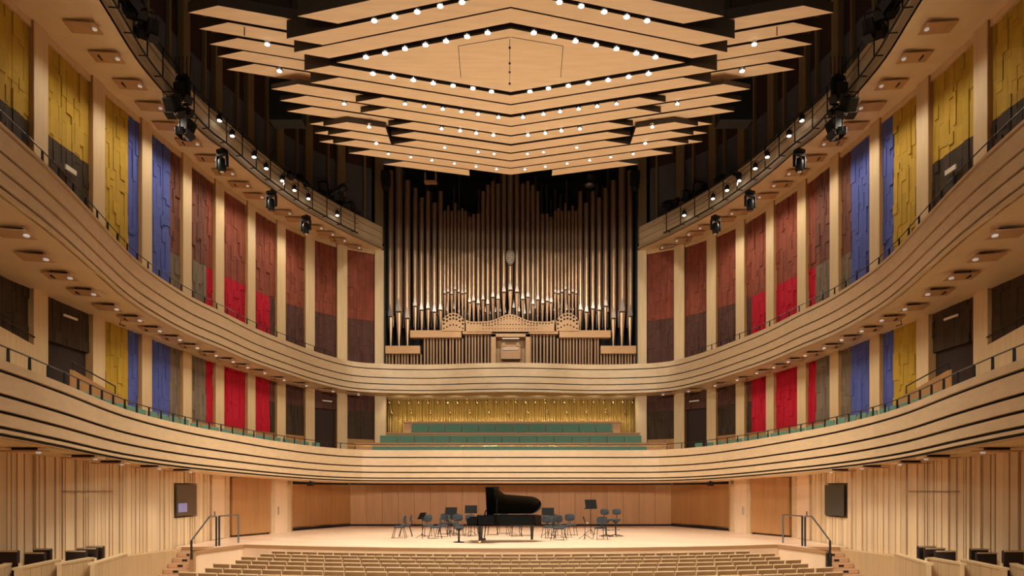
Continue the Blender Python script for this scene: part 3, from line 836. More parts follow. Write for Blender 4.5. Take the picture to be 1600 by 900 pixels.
for row, (y0, r_) in enumerate(((0, 1.9), (5.5, 1.7), (15, 1.3))):
    for k in range(7):
        x = 695+k*4.9; dots.append((x, min(cheek(x)+3.4+y0, 517), r_))
perf([692+i*2.5 for i in range(15)], cheek, 521, 'perforated_screen', dots)
perf([2*CX-1-(692+i*2.5) for i in range(14, -1, -1)], lambda x: cheek(2*CX-1-x), 521, 'perforated_screen', [(2*CX-1-x, y, r_) for x, y, r_ in dots])
cen = lambda x: 506.5-11.5*math.exp(-((x-797)/21)**2)-3*(abs(x-797) > 60)*(abs(x-797)-60)/10
dots = []
for k in range(29):
    x = 797+(k-14)*4.6
    dots.append((x, cen(x)+3, 1.25)); 
    if abs(k-14) < 10: dots.append((x, cen(x)+6.6 if abs(k-14) < 6 else 512, .9)); dots.append((x, 512.5 if abs(k-14) > 5 else 511, 1.0)); dots.append((x, 517.5, .8))
perf([729+i*4 for i in range(35)], cen, 522, 'perforated_screen', dots)
m = MB()   # console niche
m.box((PX(798), YO+.55, PZ(547)), (PX(CX+58), .1, PZ(HY-44)))
m.box((PX(771.5), YO-.1, PZ(566)), (PX(CX+7), .9, PZ(HY-82)))
m.box((PX(824.5), YO-.1, PZ(566)), (PX(CX+7), .9, PZ(HY-82)))
m.box((PX(798), YO-.1, PZ(527)), (PX(CX+60), .9, PZ(HY-5)))
m.build('console_niche', ORGW, org)
cn = MB().box((PX(798), YO-.1, PZ(552)), (PX(CX+30), .7, PZ(HY-22))).build('console', STAGEW, org)
m = MB()
for k in range(4): m.box((PX(798), YO-.48+.06*k, PZ(549-2.6*k)), (PX(CX+24), .1, .03))
m.build('keyboard', IVORY, cn)
m = MB()
for k in (-1, 1): m.box((PX(798+k*11), YO-.47, PZ(541)), (PX(CX+5), .06, .22), mi=0)
m.build('stop_panel', BROWN, cn)
MB().box((PX(798), YO-.5, PZ(532)), (PX(CX+26), .08, .04)).build('console_lamp', GLOWS, org)
# oval crest
m = MB()
ring = [(PX(797.3+6.6*math.cos(a)), PZ(404.5+12.5*math.sin(a))) for a in [2*math.pi*i/24 for i in range(24)]]
m.solid([(x, YO-.36, z) for x, z in ring], [(x, YO-.28, z) for x, z in ring], 0)
for k in range(7): m.box((PX(797.3)+.03*math.sin(k*2.2), YO-.37, PZ(396+k*2.8)), (.24-.03*abs(k-3), .02, .02), mi=1, ry=R(12*math.sin(k)))
m.build('oval_crest', [mat('crest_tin', (.16, .13, .10), .4, metal=.7), PIPE], org)
MB().box((0, YO+1.8, 11.5), (15.2, .1, 14.5)).build('rear_screen', BLACK, org)
m = MB()
for x in (603.5, 992.5): m.box((PX(x), YO-.2, PZ(420)), (.08, .7, PZ(HY-300)))
m.build('side_frame', MET, org)

# ------------------------------------------------------------------ choir balcony: gold wall, benches
m = MB(); x = PX(603)*1.01; rnd = random.Random(5)
while x < PX(993)*1.01:
    w = rnd.uniform(.05, .12)
    m.lathe((x+w/2, 40.9+rnd.uniform(-.02, .04), 1.6), [(w/2, 0), (w/2, 4.15)], 8, 0); x += w*rnd.uniform(.92, 1.15)
m.box((0, 41.05, 3.6), (15.6, .1, 4.3), mi=0)
o = m.build('wall_choir', GOLDW, smooth=True); struct(o, 'gold corrugated wall behind the choir seats')
sp_ = MB(); used = [False]
hook = None  # brass hooks added to stand in for lamp glints on the gold wall
for k in range(26):
    xx = 608+k*15.2
    for row in (0, 1):
        if row and k % 2: continue
        p = px(xx+(4 if row else 0), 643 if row else 627, 40.55)
        if hook is None:
            hook = thing('brass_glint_hook', p, '', 'lamp'); 
            MB().tube([(p.x, p.y, p.z+.12), (p.x, p.y, p.z), (p.x+.03, p.y-.03, p.z-.12), (p.x+.05, p.y+.02, p.z-.2)], .034, 6).build('stem', BRASS, hook, smooth=True)
            MB().ball((p.x, p.y-.03, p.z+.1), .05, 8).build('glint_ball', BRASS, hook, smooth=True)
        place(hook, used, p, 0, 'small brass glint hook on the gold wall, %s row, %s from the left' % ('lower' if row else 'upper', nth((k//2+1) if row else k+1)), 'brass glint hooks on the gold wall')
for k in range(9):
    add_light('SPOT', 'choir_light', (-6.4+1.6*k, 38.9, 5.2), 60, (1, .88, .66), (-6.4+1.6*k, 40.9, 3.8), .05, 130, .6)
# stepped platforms
ch = MB()
ch.box((0, 35.2, 1.2), (15.0, 2.6, .3)); ch.box((0, 37.2, 1.7), (15.4, 1.9, .66)); ch.box((0, 39.2, 2.25), (14.2, 2.6, 1.18))
o = ch.build('trim_90', STEPW); struct(o, 'stepped wooden choir platform')
def ledge(x0, x1, y, D, nm_, h):
    a = px(x0, y, D); b = px(x1, y, D)
    t = thing('choir_rail', ((a.x+b.x)/2, D, a.z-h), nm_, 'rail', 'long wooden ledges of the choir seating')
    MB().box(((a.x+b.x)/2, D, a.z-.04), (b.x-a.x, .22, .08)).build('ledge_top', STAGEW, t)
    MB().box(((a.x+b.x)/2, D+.04, a.z-.04-h/2), (b.x-a.x-.04, .06, h)).build('ledge_panel', ORGW, t)
ledge(603, 1000, 676, 37.6, 'long wooden ledge between the middle and back choir rows', 1.03)
ledge(553, 1045, 692, 35.9, 'long wooden ledge between the front and middle choir rows', 1.05)
ledge(630, 970, 658.5, 39.4, 'long wooden ledge behind the back choir row, below the gold wall', 1.03)
bn = None; used = [False]
def make_bench():
    t = thing('choir_chair', (0, 0, 0), '', 'seat')
    MB().box((0, 0, .43), (.92, .44, .10)).build('seat', GREEN, t, bevel=.02)
    MB().box((0, .24, .68), (.92, .08, .46)).build('backrest', GREEN, t, bevel=.02)
    m = MB(); m.box((-.42, .02, .2), (.05, .4, .4)); m.box((.42, .02, .2), (.05, .4, .4)); m.build('support', SEATW, t)
    return t
bn = make_bench()
for rw, (x0, x1, ytop, D, word) in enumerate(((570, 1022, 697, 35.2, 'front'), (588, 1008, 680.5, 36.9, 'middle'), (630, 970, 662, 38.6, 'back'))):
    z = px(0, ytop, D+.24).z-.91; n = int(((x1-x0)/F*D)/.95)
    for k in range(n):
        X = ((x0+x1)/2-CX)/F*D + (k-(n-1)/2)*.95
        place(bn, used, (X, D, z), 0, 'green upholstered choir seat, %s row, %s from the left' % (word, nth(k+1)), 'green choir seats in the %s row' % word)
# green seats along the side balconies
bs = None
def make_bseat():
    t = thing('balcony_chair', (0, 0, 0), '', 'seat')
    MB().box((0, 0, .43), (.46, .42, .09)).build('seat', GREEN, t, bevel=.02)
    MB().box((0, .22, .70), (.46, .07, .50)).build('backrest', GREEN, t, bevel=.02)
    m = MB(); m.box((-.25, .04, .3), (.04, .4, .6)); m.box((.25, .04, .3), (.04, .4, .6)); m.build('armrest', SEATW, t)
    return t
bs = make_bseat(); used = [False]
for lvl, C, N, tf, ylo, yhi, dk in ((1, C1, N1, t1f, 17.2, 32.2, 1.75), (2, C2, N2, t2f, 28.0, 36.2, 7.0)):
    s = arc(C); 
    for sd in (-1, 1):
        d = .5; idx = 0
        while d < s[-1]:
            p, n = along(C, N, s, d)
            if p.x*sd > 0 and ylo < p.y < yhi:
                idx += 1
                q = p+n*.5; z = tf(p.y)-K*q.y+(.34 if p.y < 24 else .26)-.95
                ang = math.atan2(n.y, n.x)-math.pi/2
                place(bs, used, (q.x, q.y, z), ang, 'green seat behind the %s balcony front, %s side, %s from the %s end' % ('lowest' if lvl == 1 else 'middle', 'left' if sd < 0 else 'right', nth(idx), 'rear' if sd < 0 else 'organ'), 'green seats of the %s balcony on the %s' % ('lowest' if lvl == 1 else 'middle', 'left' if sd < 0 else 'right'))
            d += .62
# raised wooden box walls on the lowest balcony
for sd in (-1, 1):
    nm = 'left' if sd < 0 else 'right'
    a = Vector((sd*13.95, 15.0)); b = Vector((sd*14.03, 20.4))
    m = MB()
    m.solid([(a.x, a.y, 1.2), (b.x, b.y, 1.2), (b.x+sd*.06, b.y, 1.2), (a.x+sd*.06, a.y, 1.2)], [(a.x, a.y, 5.1), (b.x, b.y, 4.2), (b.x+sd*.06, b.y, 4.2), (a.x+sd*.06, a.y, 5.1)])
    t = thing('box_wall', (b.x, b.y, 1.2), 'raised pale wooden box wall behind the lowest balcony at the %s edge' % nm, 'box wall')
    m.build('wall_panel', WOODV, t)
    MB().tube([(a.x-sd*.02, a.y, 5.38), (b.x-sd*.02, b.y-.3, 4.48)], .02, 6).build('handrail', RAILM, t)
    a = Vector((sd*12.84, 20.0)); b = Vector((sd*12.4, 21.9))
    t = thing('stair_parapet', (a.x, a.y, 1.2), 'sloping wooden stair parapet with dark rail on the lowest balcony, %s side' % nm, 'parapet')
    MB().solid([(a.x, a.y, 1.2), (b.x, b.y, 1.1), (b.x+sd*.08, b.y, 1.1), (a.x+sd*.08, a.y, 1.2)], [(a.x, a.y, 3.52), (b.x, b.y, 2.9), (b.x+sd*.08, b.y, 2.9), (a.x+sd*.08, a.y, 3.52)]).build('panel', STAGEW, t)
    MB().tube([(a.x, a.y, 3.72), (b.x, b.y-.5, 3.24)], .02, 6).tube([(a.x, a.y, 3.5), (a.x, a.y, 3.72)], .02, 6).tube([(b.x, b.y-.5, 3.0), (b.x, b.y-.5, 3.24)], .02, 6).build('handrail', MET, t)

# ------------------------------------------------------------------ gallery lamps
def make_spot():
    t = thing('rail_spotlight', (0, 0, 0), '', 'spotlight')
    MB().lathe((0, 0, -.30), [(.10, 0), (.115, .05), (.09, .18), (.05, .26), (.02, .28)], 12).build('housing', MET, t, smooth=True)
    MB().ball((0, 0, -.32), .09, 10, 0, (1, 1, .45)).build('lens', GLOW, t, smooth=True)
    MB().tube([(-.12, 0, -.16), (-.12, 0, .02), (.12, 0, .02), (.12, 0, -.16)], .014, 5).build('yoke', MET, t)
    return t
def make_mover():
    t = thing('moving_head_lamp', (0, 0, 0), '', 'spotlight')
    MB().box((0, 0, -.10), (.40, .26, .14)).build('base', MET, t, bevel=.02)
    y = MB(); y.box((0, 0, -.24), (.52, .12, .10)); y.box((-.25, 0, -.5), (.07, .14, .5)); y.box((.25, 0, -.5), (.07, .14, .5)); y.build('yoke', MET, t, bevel=.015)
    MB().lathe((0, 0, -.92), [(.12, 0), (.15, .06), (.17, .3), (.16, .45), (.08, .56)], 14).build('head', MET, t, smooth=True)
    MB().lathe((0, 0, -.925), [(.10, 0), (.10, .02)], 14).build('lens', CHROME, t)
    MB().tube([(0, 0, -.05), (0, 0, .05)], .04, 6).build('clamp', MET, t)
    return t
def make_profile():
    t = thing('profile_spotlight', (0, 0, 0), '', 'spotlight')
    MB().lathe((0, 0, 0), [(.15, 0), (.15, .05), (.11, .07), (.11, .5), (.18, .54), (.19, .85), (.13, .93)], 12, axis=(0, 0, 1)).build('housing', MET, t)
    MB().tube([(-.22, 0, .45), (-.22, 0, .95), (.22, 0, .95), (.22, 0, .45)], .022, 5).build('yoke', MET, t)
    return t
def make_fresnel():
    t = thing('barn_door_spotlight', (0, 0, 0), '', 'spotlight')
    MB().box((0, 0, .18), (.42, .40, .46)).build('housing', MET, t, bevel=.03)
    m = MB(); m.box((-.26, 0, -.14), (.02, .38, .26), ry=R(-25)); m.box((.26, 0, -.14), (.02, .38, .26), ry=R(25)); m.box((0, .24, -.14), (.38, .02, .26), rx=R(-25)); m.box((0, -.24, -.14), (.38, .02, .26), rx=R(25)); m.build('barn_door', MET, t)
    MB().tube([(-.27, 0, .15), (-.27, 0, .55), (.27, 0, .55), (.27, 0, .15)], .022, 5).build('yoke', MET, t)
    return t
sp0 = make_spot(); mv0 = make_mover(); pf0 = make_profile(); fr0 = make_fresnel()
us, um, up, uf = [False], [False], [False], [False]
SPOTS = [(343, 189), (363, 213), (397, 246), (416, 264), (441, 283), (460, 298), (482, 311), (527, 337)]
s3 = arc(C3); n3 = normals(C3)
def rail_at(x):   # point on the outboard rail seen at pixel column x (left half)
    best = min(range(len(C3)), key=lambda i: abs((C3[i].x+.28)/C3[i].y*F+CX-x)); return C3[best], n3[best]
for sd in (-1, 1):
    nm = 'left' if sd < 0 else 'right'
    for k, (x, y) in enumerate(SPOTS):
        p, n = rail_at(x); D = p.y; z = (HY-y)/F*D+.33; X = sd*abs((x-CX)/F*D)
        place(sp0, us, (X, D, z), 0, 'small lit spotlight clipped to the %s gallery rail, %s from the organ' % (nm, nth(8-k)), 'lit spotlights on the %s gallery rail' % nm)
        if k % 2 == 0: add_light('SPOT', 'rail_light', (X, D, z-.42), P_RAIL, WARM, (-sd*10.5, 33, 4.0), .06, 56, .8)
    for k, (x, y) in enumerate(((347, 232), (424, 297), (478, 336))):
        p, n = rail_at(x); D = p.y; X = sd*abs((x-CX)/F*D)
        place(mv0, um, (X, D, (HY-y)/F*D-.02), .4*sd, 'black moving head lamp hanging below the %s gallery, %s from the organ' % (nm, nth(3-k)), 'moving head lamps below the %s gallery' % nm)
    cl = [('m', 286, 118, 0, 0, 'upper box lamp'), ('f', 272, 172, 35, 10, 'lamp tipped outwards'), ('p', 300, 178, 20, -65, 'long lamp'), ('f', 290, 205, -10, 15, 'lowest lamp'), ('f', 285, 150, 10, 5, 'middle lamp'),
          ('f', 212, 15, 20, 10, 'upper lamp'), ('p', 222, 32, 30, -60, 'long lamp'), ('f', 232, 50, 15, 25, 'lower lamp'), ('p', 238, 58, 20, -75, 'lowest long lamp'), ('f', 206, 0, -20, 10, 'topmost lamp')]
    for k, (ty, x, y, rx, ry, w) in enumerate(cl):
        p, n = rail_at(x); D = p.y-.3; X = sd*abs((x-CX)/F*D); z = (HY-y)/F*D
        pr, u_ = {'m': (mv0, um), 'f': (fr0, uf), 'p': (pf0, up)}[ty]
        o = place(pr, u_, (X, D, z), 0, '%s in the %s cluster of black stage lights on the %s gallery rail' % (w, 'lower' if k < 5 else 'upper', nm), 'black stage lights clustered on the %s rail' % nm)
        o.rotation_euler = (R(rx), R(ry)*(1 if sd < 0 else -1), .3*sd)
    # hanging bracket tubes of the clusters
    for x, y0, y1 in ((286, 88, 205), (222, -15, 60)):
        p, n = rail_at(x); D = p.y-.3; X = sd*abs((x-CX)/F*D)
        t = thing('lighting_bar', (X, D, (HY-y1)/F*D), 'black drop frame that carries the %s lamp cluster on the %s' % ('lower' if x > 250 else 'upper', nm), 'bar')
        q = MB()
        for dx in (-.28, -.14, 0, .14, .28): q.tube([(X+dx, D, (HY-y0)/F*D), (X+dx*.9, D, (HY-y0-28)/F*D)], .014, 5)
        q.tube([(X-.12, D, (HY-y0-28)/F*D), (X-.12, D, (HY-y1)/F*D)], .03, 6); q.tube([(X+.14, D, (HY-y0-28)/F*D), (X+.14, D, (HY-y1)/F*D)], .03, 6)
        q.build('frame', MET, t)
    # equipment standing on the gallery near the organ
    for k, (x, y) in enumerate(((506, 296), (516, 304), (524, 306), (536, 312), (546, 322), (452, 270), (470, 282))):
        D = 37.4-.02*(546-x)*2; p, n = rail_at(x); D = p.y+.7; X = sd*abs((x-CX)/F*D); z = (HY-y)/F*D
        pr, u_ = [(fr0, uf), (pf0, up)][k % 2]
        o = place(pr, u_, (X, D, z), 0, 'unlit black lamp standing on the %s gallery behind its rail, %s from the organ' % (nm, nth([5, 4, 3, 2, 1, 7, 6][k])), 'unlit lamps on the %s gallery' % nm)
        o.rotation_euler = (R(40+17*k), R(30*math.sin(k*2)), k*1.3)
    # bunched box speaker below canopy wing
    X = sd*8.9; D = 27.6
    t = thing('hanging_loudspeaker', (X, D, 14.6), 'black box loudspeaker hanging beside the %s wing of the ceiling reflector' % nm, 'loudspeaker')
    a = px(423, 142, D); b = px(474, 198, D)
    MB().box(((a.x+b.x)/2*(1 if sd < 0 else -1), D+.1, (a.z+b.z)/2+.25), (b.x-a.x, .7, a.z-b.z+.2)).build('cabinet', BLACK, t, bevel=.02)
    MB().tube([(X, D, 15.5), (X, D, 23.3)], .02, 5).build('suspension_cable', MET, t)
    # small camera under the middle balcony
    p = at_z(196, 497, 5.9); X = sd*abs(p.x)
    t = thing('ceiling_camera', (X, p.y, p.z-.2), 'small black camera under the middle balcony on the %s' % nm, 'camera')
    MB().box((X, p.y, p.z), (.26, .2, .16)).build('body', MET, t, bevel=.02)
    MB().tube([(X+sd*.15, p.y, p.z-.02), (X+sd*.2, p.y, p.z-.22), (X, p.y-.02, p.z-.28)], .02, 6).build('bracket', MET, t)
    # black corner loudspeakers at the organ's top
    p = px(603 if sd < 0 else 992, 278, 38.9)
    t = thing('corner_lamp', (p.x, p.y, p.z-.6), 'black hanging projector at the top %s corner of the organ' % nm, 'projector')
    MB().box((p.x, p.y, p.z), (.5, .5, .7)).build('housing', MET, t, bevel=.04)
    MB().lathe((p.x, p.y-.1, p.z-.8), [(.12, 0), (.2, .2), (.2, .5)], 10).build('hood', MET, t)
    MB().tube([(p.x, p.y, p.z+.3), (p.x, p.y, p.z+6)], .02, 5).build('suspension_cable', MET, t)
    # little black lamp over the stage
    p = px(485 if sd < 0 else 1110, 756, 32.2)
    t = thing('stage_lamp', (p.x, p.y, p.z-.1), 'small black lamp under the balcony above the %s stage wall' % nm, 'lamp')
    MB().box((p.x, p.y, p.z), (.26, .22, .2)).build('body', MET, t, bevel=.02); MB().box((p.x, p.y, p.z+.14), (.06, .06, .2)).build('bracket', MET, t)
# two projectors in front of the organ's top
for xx, yy, w in ((673, 285, 'square'), (921, 283, 'round')):
    p = px(xx, yy, 38.6)
    t = thing('hanging_projector', (p.x, p.y, p.z-.3), '%s black projector hanging before the organ pipes on the %s' % (w, 'left' if xx < 800 else 'right'), 'projector')
    if w == 'square':
        m = MB(); m.box((p.x, p.y, p.z), (.7, .4, .08), mi=0); m.box((p.x-.3, p.y, p.z+.25), (.06, .4, .5)); m.box((p.x+.3, p.y, p.z+.25), (.06, .4, .5)); m.build('frame', FLAPW, t)
    else: MB().lathe((p.x, p.y, p.z-.3), [(.28, 0), (.3, .15), (.2, .2), (.3, .45), (.25, .7)], 14).build('housing', STEEL, t, smooth=True)
    MB().tube([(p.x, p.y, p.z+.2), (p.x, p.y, 23.3)], .015, 5).build('suspension_cable', MET, t)

# ------------------------------------------------------------------ side boxes with seats, stairs, rails
for sd in (-1, 1):
    nm = 'left' if sd < 0 else 'right'
    ZT = -1.6
    seg = [((199, 864), (148.5, 879.5)), ((146.5, 870.5), (96, 879.5)), ((95, 873.5), (30, 887)), ((27.5, 876), (0, 886))]
    words = ['nearest the stage', 'second from the stage', 'third from the stage', 'fourth from the stage']
    for k, (a, b) in enumerate(seg):
        A = at_z(*a, ZT); B_ = at_z(*b, ZT)
        A = Vector((sd*abs(A.x), A.y)); B_ = Vector((sd*abs(B_.x), B_.y))
        d = (B_-A).normalized(); n = Vector((d.y, -d.x)); n = n if n.x*sd > 0 else -n
        if k == 3: B_ = A+d*2.6
        t = thing('box_parapet', (A.x, A.y, -2.86), 'pale wooden front of the audience box %s on the %s' % (words[k], nm), 'box front', 'fronts of the %s side boxes' % nm)
        pw = panel_wall([A, B_], -2.86, ZT-.05, (.1 if (Vector((-(d.y), d.x))).dot(n) > 0 else -.1), .5); pw.build('panel', BOXW, t)
        nn = n*.14
        MB().prism([A-n*.01, B_-n*.01, B_+nn, A+nn], ZT-.05, ZT).build('cap_rail', WOODV, t)
        if k < 3:
            C_ = at_z(*seg[k+1][0], ZT); C_ = Vector((sd*abs(C_.x), C_.y))
            MB().prism([B_, C_, C_+Vector((0, .1)), B_+Vector((0, .1))], -2.86, ZT-.02).build('return_panel', BOXW, t)
    bx = [((136, 853), 16.9, .42), ((121, 856), 16.6, .48), ((104, 860), 16.2, .48), ((53, 857), 16.3, .42), ((40, 863), 15.9, .46), ((-2, 860), 15.0, .44)]
    for k, ((x, y), D, w) in enumerate(bx):
        p = px(x, y, D); X = sd*abs(p.x+w/2)
        t = thing('box_chair', (X, D, p.z-.95), 'dark brown seat back rising above the %s side box, %s from the stage' % (nm, nth(k+1)), 'seat', 'dark seats in the %s side boxes' % nm)
        MB().box((X, D, p.z-.32), (w, .1, .64)).build('backrest', DARKS, t, bevel=.02)
        MB().box((X, D+.24, p.z-.52), (w-.04, .42, .09)).build('seat', DARKS, t, bevel=.02)
        m = MB(); m.box((X, D-.06, p.z-.015), (w, .02, .03)); m.build('top_edge', SEATW, t)
    # stairs to the stage
    t = thing('stage_steps', (sd*10.7, 22.4, -2.86), 'wooden steps from the stalls up to the %s corner of the stage' % nm, 'steps')
    for k in range(5):
        z = -2.12-.15*k
        tr_ = MB().box((sd*10.68, 23.05-.31*k, z-.07), (1.0, .33, .14)).build('step', STEPW, t)
        MB().box((sd*10.68+sd*.1, 23.05-.31*k-.168, z-.07), (.17, .01, .07)).build('step_light', MET, tr_)
    # newel at the stage corner
    t = thing('corner_post', (sd*10.12, 21.72, -2.86), 'square wooden post at the front %s corner of the stage' % nm, 'post')
    MB().box((sd*10.13, 21.74, -2.44), (.14, .14, .84)).build('post', LIPW if sd < 0 else MET, t)
    # stage side handrails
    a = (sd*9.95, 23.7); b = (sd*9.9, 24.6)
    t = thing('stair_handrail', (sd*10.2, 22.8, -1.96), 'grey steel stair handrail sloping down at the %s front corner of the stage' % nm, 'handrail')
    top = [px(299, 845, 21.6), px(327.5, 807, 23.0), px(338, 807, 23.6)]
    top = [Vector((sd*abs(p.x), p.y, p.z)) for p in top]
    MB().tube(top, .025, 8).build('rail', STEEL, t)
    MB().tube([top[0], (top[0].x, top[0].y, -2.2)], .035, 8).build('rail_post', MET, t)
    MB().tube([top[2], (top[2].x, top[2].y, -1.96)], .035, 8).build('rail_post', MET, t)
    t = thing('stage_handrail', (sd*10.0, 24.3, -1.96), 'rectangular grey steel guard rail on the stage at the %s, next to the stair handrail' % nm, 'handrail')
    top = [px(342.5, 806.5, 23.75), px(372.5, 804.5, 25.0)]; top = [Vector((sd*abs(p.x), p.y, p.z)) for p in top]
    MB().tube(top, .025, 8).build('rail', STEEL, t)
    for p in top: MB().tube([p, (p.x, p.y, -1.96)], .035, 8).build('rail_post', STEEL if p == top[1] else MET, t)

# ------------------------------------------------------------------ stage furniture
def FL(x, y):   # foot pixel on stage floor
    p = at_z(x, y, -1.96); return (p.x, p.y, -1.96)
def arcpad(m, w, h, th, z, y, curve=.05, n=8, mi=0, top=.06):
    # curved back pad with rounded corners
    r0 = []; r1 = []
    pts = []
    for i in range(24):
        a = 2*math.pi*i/24; cx_ = abs(math.cos(a))**.55*math.copysign(1, math.cos(a)); sx_ = abs(math.sin(a))**.55*math.copysign(1, math.sin(a))
        pts.append((cx_*w/2, sx_*h/2))
    for x, zz in pts:
        yy = y-curve*(2*x/w)**2; r0.append((x, yy-th/2, z+zz)); r1.append((x, yy+th/2, z+zz))
    m.solid(r0, r1, mi); return m
def make_chair():
    t = thing('orchestra_chair', (0, 0, 0), '', 'chair')
    m = MB(); ring = []
    for i in range(20):
        a = 2*math.pi*i/20; ring.append((abs(math.cos(a))**.5*math.copysign(.23, math.cos(a)), abs(math.sin(a))**.5*math.copysign(.22, math.sin(a))))
    m.solid([(x*.95, y*.95, .43) for x, y in ring], [(x, y, .47) for x, y in ring], caps=True); m.solid([(x, y, .47) for x, y in ring], [(x*.9, y*.9, .50) for x, y in ring]); m.build('seat', FAB, t)
    arcpad(MB(), .42, .30, .045, .76, .25).build('backrest', FAB, t)
    MB().tube([(-.03, .2, .44), (-.03, .28, .66)], .012, 6).tube([(.03, .2, .44), (.03, .28, .66)], .012, 6).build('back_post', MET, t)
    for sx in (-1, 1):
        for sy in (-1, 1): MB().tube([(sx*.17, sy*.16, .44), (sx*.22, sy*.27, 0)], .012, 6).build('leg', MET, t)
    MB().tube([(-.18, 0, .43), (.18, 0, .43)], .012, 6).build('stretcher', MET, t)
    return t
def make_stand():
    t = thing('music_stand', (0, 0, 0), '', 'music stand')
    m = MB().box((0, -.02, 1.16), (.52, .015, .36), rx=R(-22)); m.box((0, .06, .995), (.52, .07, .012), rx=R(-22)); m.build('desk', DESK, t)
    MB().tube([(0, 0, .06), (0, 0, 1.12)], .014, 6).build('pole', MET, t)
    for k in range(3):
        a = 2*math.pi*k/3+.5; MB().tube([(0, 0, .22), (.3*math.cos(a), .3*math.sin(a), .01)], .010, 5).build('leg', MET, t)
    return t
def make_stool():
    t = thing('bass_stool', (0, 0, 0), '', 'stool')
    MB().lathe((0, 0, .68), [(.06, -.12), (.16, -.03), (.21, 0), (.21, .05), (.18, .07)], 16).build('seat', FAB, t)
    arcpad(MB(), .36, .24, .045, 1.03, .24).build('backrest', FAB, t)
    MB().tube([(0, .1, .66), (0, .25, .72), (0, .27, .95)], .014, 6).build('back_post', MET, t)
    MB().tube([(0, 0, .06), (0, 0, .62)], .03, 8).build('pole', MET, t)
    m = MB(); m.tube([(.18*math.cos(2*math.pi*i/16), .18*math.sin(2*math.pi*i/16), .28) for i in range(17)], .011, 6); m.tube([(-.18, 0, .28), (.18, 0, .28)], .009, 5); m.build('foot_ring', STEEL, t)
    m = MB()
    for k in range(5):
        a = 2*math.pi*k/5; m.tube([(0, 0, .09), (.3*math.cos(a), .3*math.sin(a), .03)], .018, 6)
    m.build('star_base', MET, t)
    return t
ch0 = make_chair(); ms0 = make_stand(); st0 = make_stool(); uc, ust, usl = [False], [False], [False]
CH = [(624, 841, 90, 'grey-blue chair at the far left of the stage group, facing the piano'),
      (634, 838.5, 95, 'grey-blue chair just behind the leftmost one, facing the piano'),
      (669, 838, 200, 'grey-blue chair behind the small music stand left of the piano'),
      (680, 841.5, 95, 'nearest grey-blue chair in the group left of the piano stool'),
      (692, 839, 110, 'grey-blue chair beyond the nearest one, left of the piano stool'),
      (694, 835, 175, 'grey-blue chair with its back to the brown wall, left of the piano stool'),
      (716, 837, 190, 'grey-blue chair just behind the piano stool'),
      (708, 834, 170, 'grey-blue chair between two music desks left of the piano keyboard'),
      (737, 838, 200, 'grey-blue chair half hidden behind the piano keyboard'),
      (770, 836, 180, 'dark chair behind the piano, seen under its left half'),
      (786, 834, 170, 'dark chair behind the piano, second from the keyboard'),
      (806, 838, 190, 'dark chair behind the piano, seen under the middle'),
      (822, 837, 180, 'dark chair behind the piano, seen under its tail'),
      (857, 841, 195, 'grey-blue chair tucked just right of the piano tail'),
      (868, 837, 200, 'grey-blue chair behind the one at the piano tail'),
      (873, 844, 250, 'nearest low grey-blue chair right of the piano tail'),
      (880, 840, 230, 'small grey-blue chair between the nearest one and the piano tail'),
      (892, 836.5, 190, 'grey-blue chair standing apart, farthest back right of the piano'),
      (938, 843, 10, 'low grey-blue chair in front of the two tall stools')]
for x, y, a, lab in CH: place(ch0, uc, FL(x, y), R(a-180), lab, 'orchestra chairs on the stage')
MS = [(660, 841, 70, .78, 'low music stand between the left chairs and the piano'), (705, 836, 170, .9, 'black music stand in the middle of the left chair group'), (736, 837, 180, .97, 'wide black music stand behind the piano keyboard'),
      (856, 838, 180, .9, 'black music stand behind the piano tail'), (923, 836, 195, 1.15, 'tall tilted black music stand right of the piano'), (800, 836, 180, .55, 'folded low music stand under the piano, behind it')]
for x, y, a, s_, lab in MS:
    o = place(ms0, ust, FL(x, y), R(a-180), lab, 'music stands on the stage'); o.scale = (1, 1, s_)
place(st0, usl, FL(947, 839), R(10), 'left one of two tall grey-blue bass stools right of the piano', 'tall bass stools')
place(st0, usl, FL(962, 838.5), R(-20), 'right one of two tall grey-blue bass stools right of the piano', 'tall bass stools')
# mic stand
b = Vector(FL(914, 843))
t = thing('microphone_stand', b, 'short black microphone stand beside the tall music stand', 'microphone stand')
MB().tube([b+Vector((0, 0, .03)), b+Vector((0, 0, .72))], .012, 6).build('pole', MET, t)
MB().tube([b+Vector((0, 0, .70)), b+Vector((-.07, 0, .90))], [.018, .028], 8).build('microphone', MET, t)
MB().ball(b+Vector((.09, 0, .66)), .06, 8, 0, (1, .5, .7)).build('clip_lamp', CHROME, t, smooth=True)
for k in range(3):
    a = 2*math.pi*k/3+.3; MB().tube([b+Vector((0, 0, .2)), b+Vector((.32*math.cos(a), .32*math.sin(a), .01))], .010, 5).build('leg', MET, t)
# piano: keyboard at left (-x), tail right, lid hinged on the far side
pb = Vector((0, 0, 0)); PL = Vector((-1.55, 24.75, -1.96))
pt = thing('grand_piano', PL, 'black concert grand piano with raised lid at the middle of the stage', 'piano')
def pcv(n=26):   # case outline, local: x along length 0..2.74, y from audience side (0) to spine (1.55)
    pts = [(.33, 0.0), (.95, 0.0)]
    for i in range(1, 15):
        t_ = i/14; x = .95+1.25*t_; y = .36*min(1, t_/.12)**.8+.16*t_; pts.append((x, y))
    for i in range(1, 13):
        a = -math.pi/2+math.pi*i/12; pts.append((2.22+.50*math.cos(a), .52+.515+.515*math.sin(a)))
    pts += [(.33, 1.55)]
    return pts
def P3(x, y, z): return (PL.x+x, PL.y+y, PL.z+z)
out = pcv()
m = MB()
cx_, cy_ = 1.3, .85
inn = [(cx_+(x-cx_)*.955, cy_+(y-cy_)*.93) for x, y in out]
n = len(out)
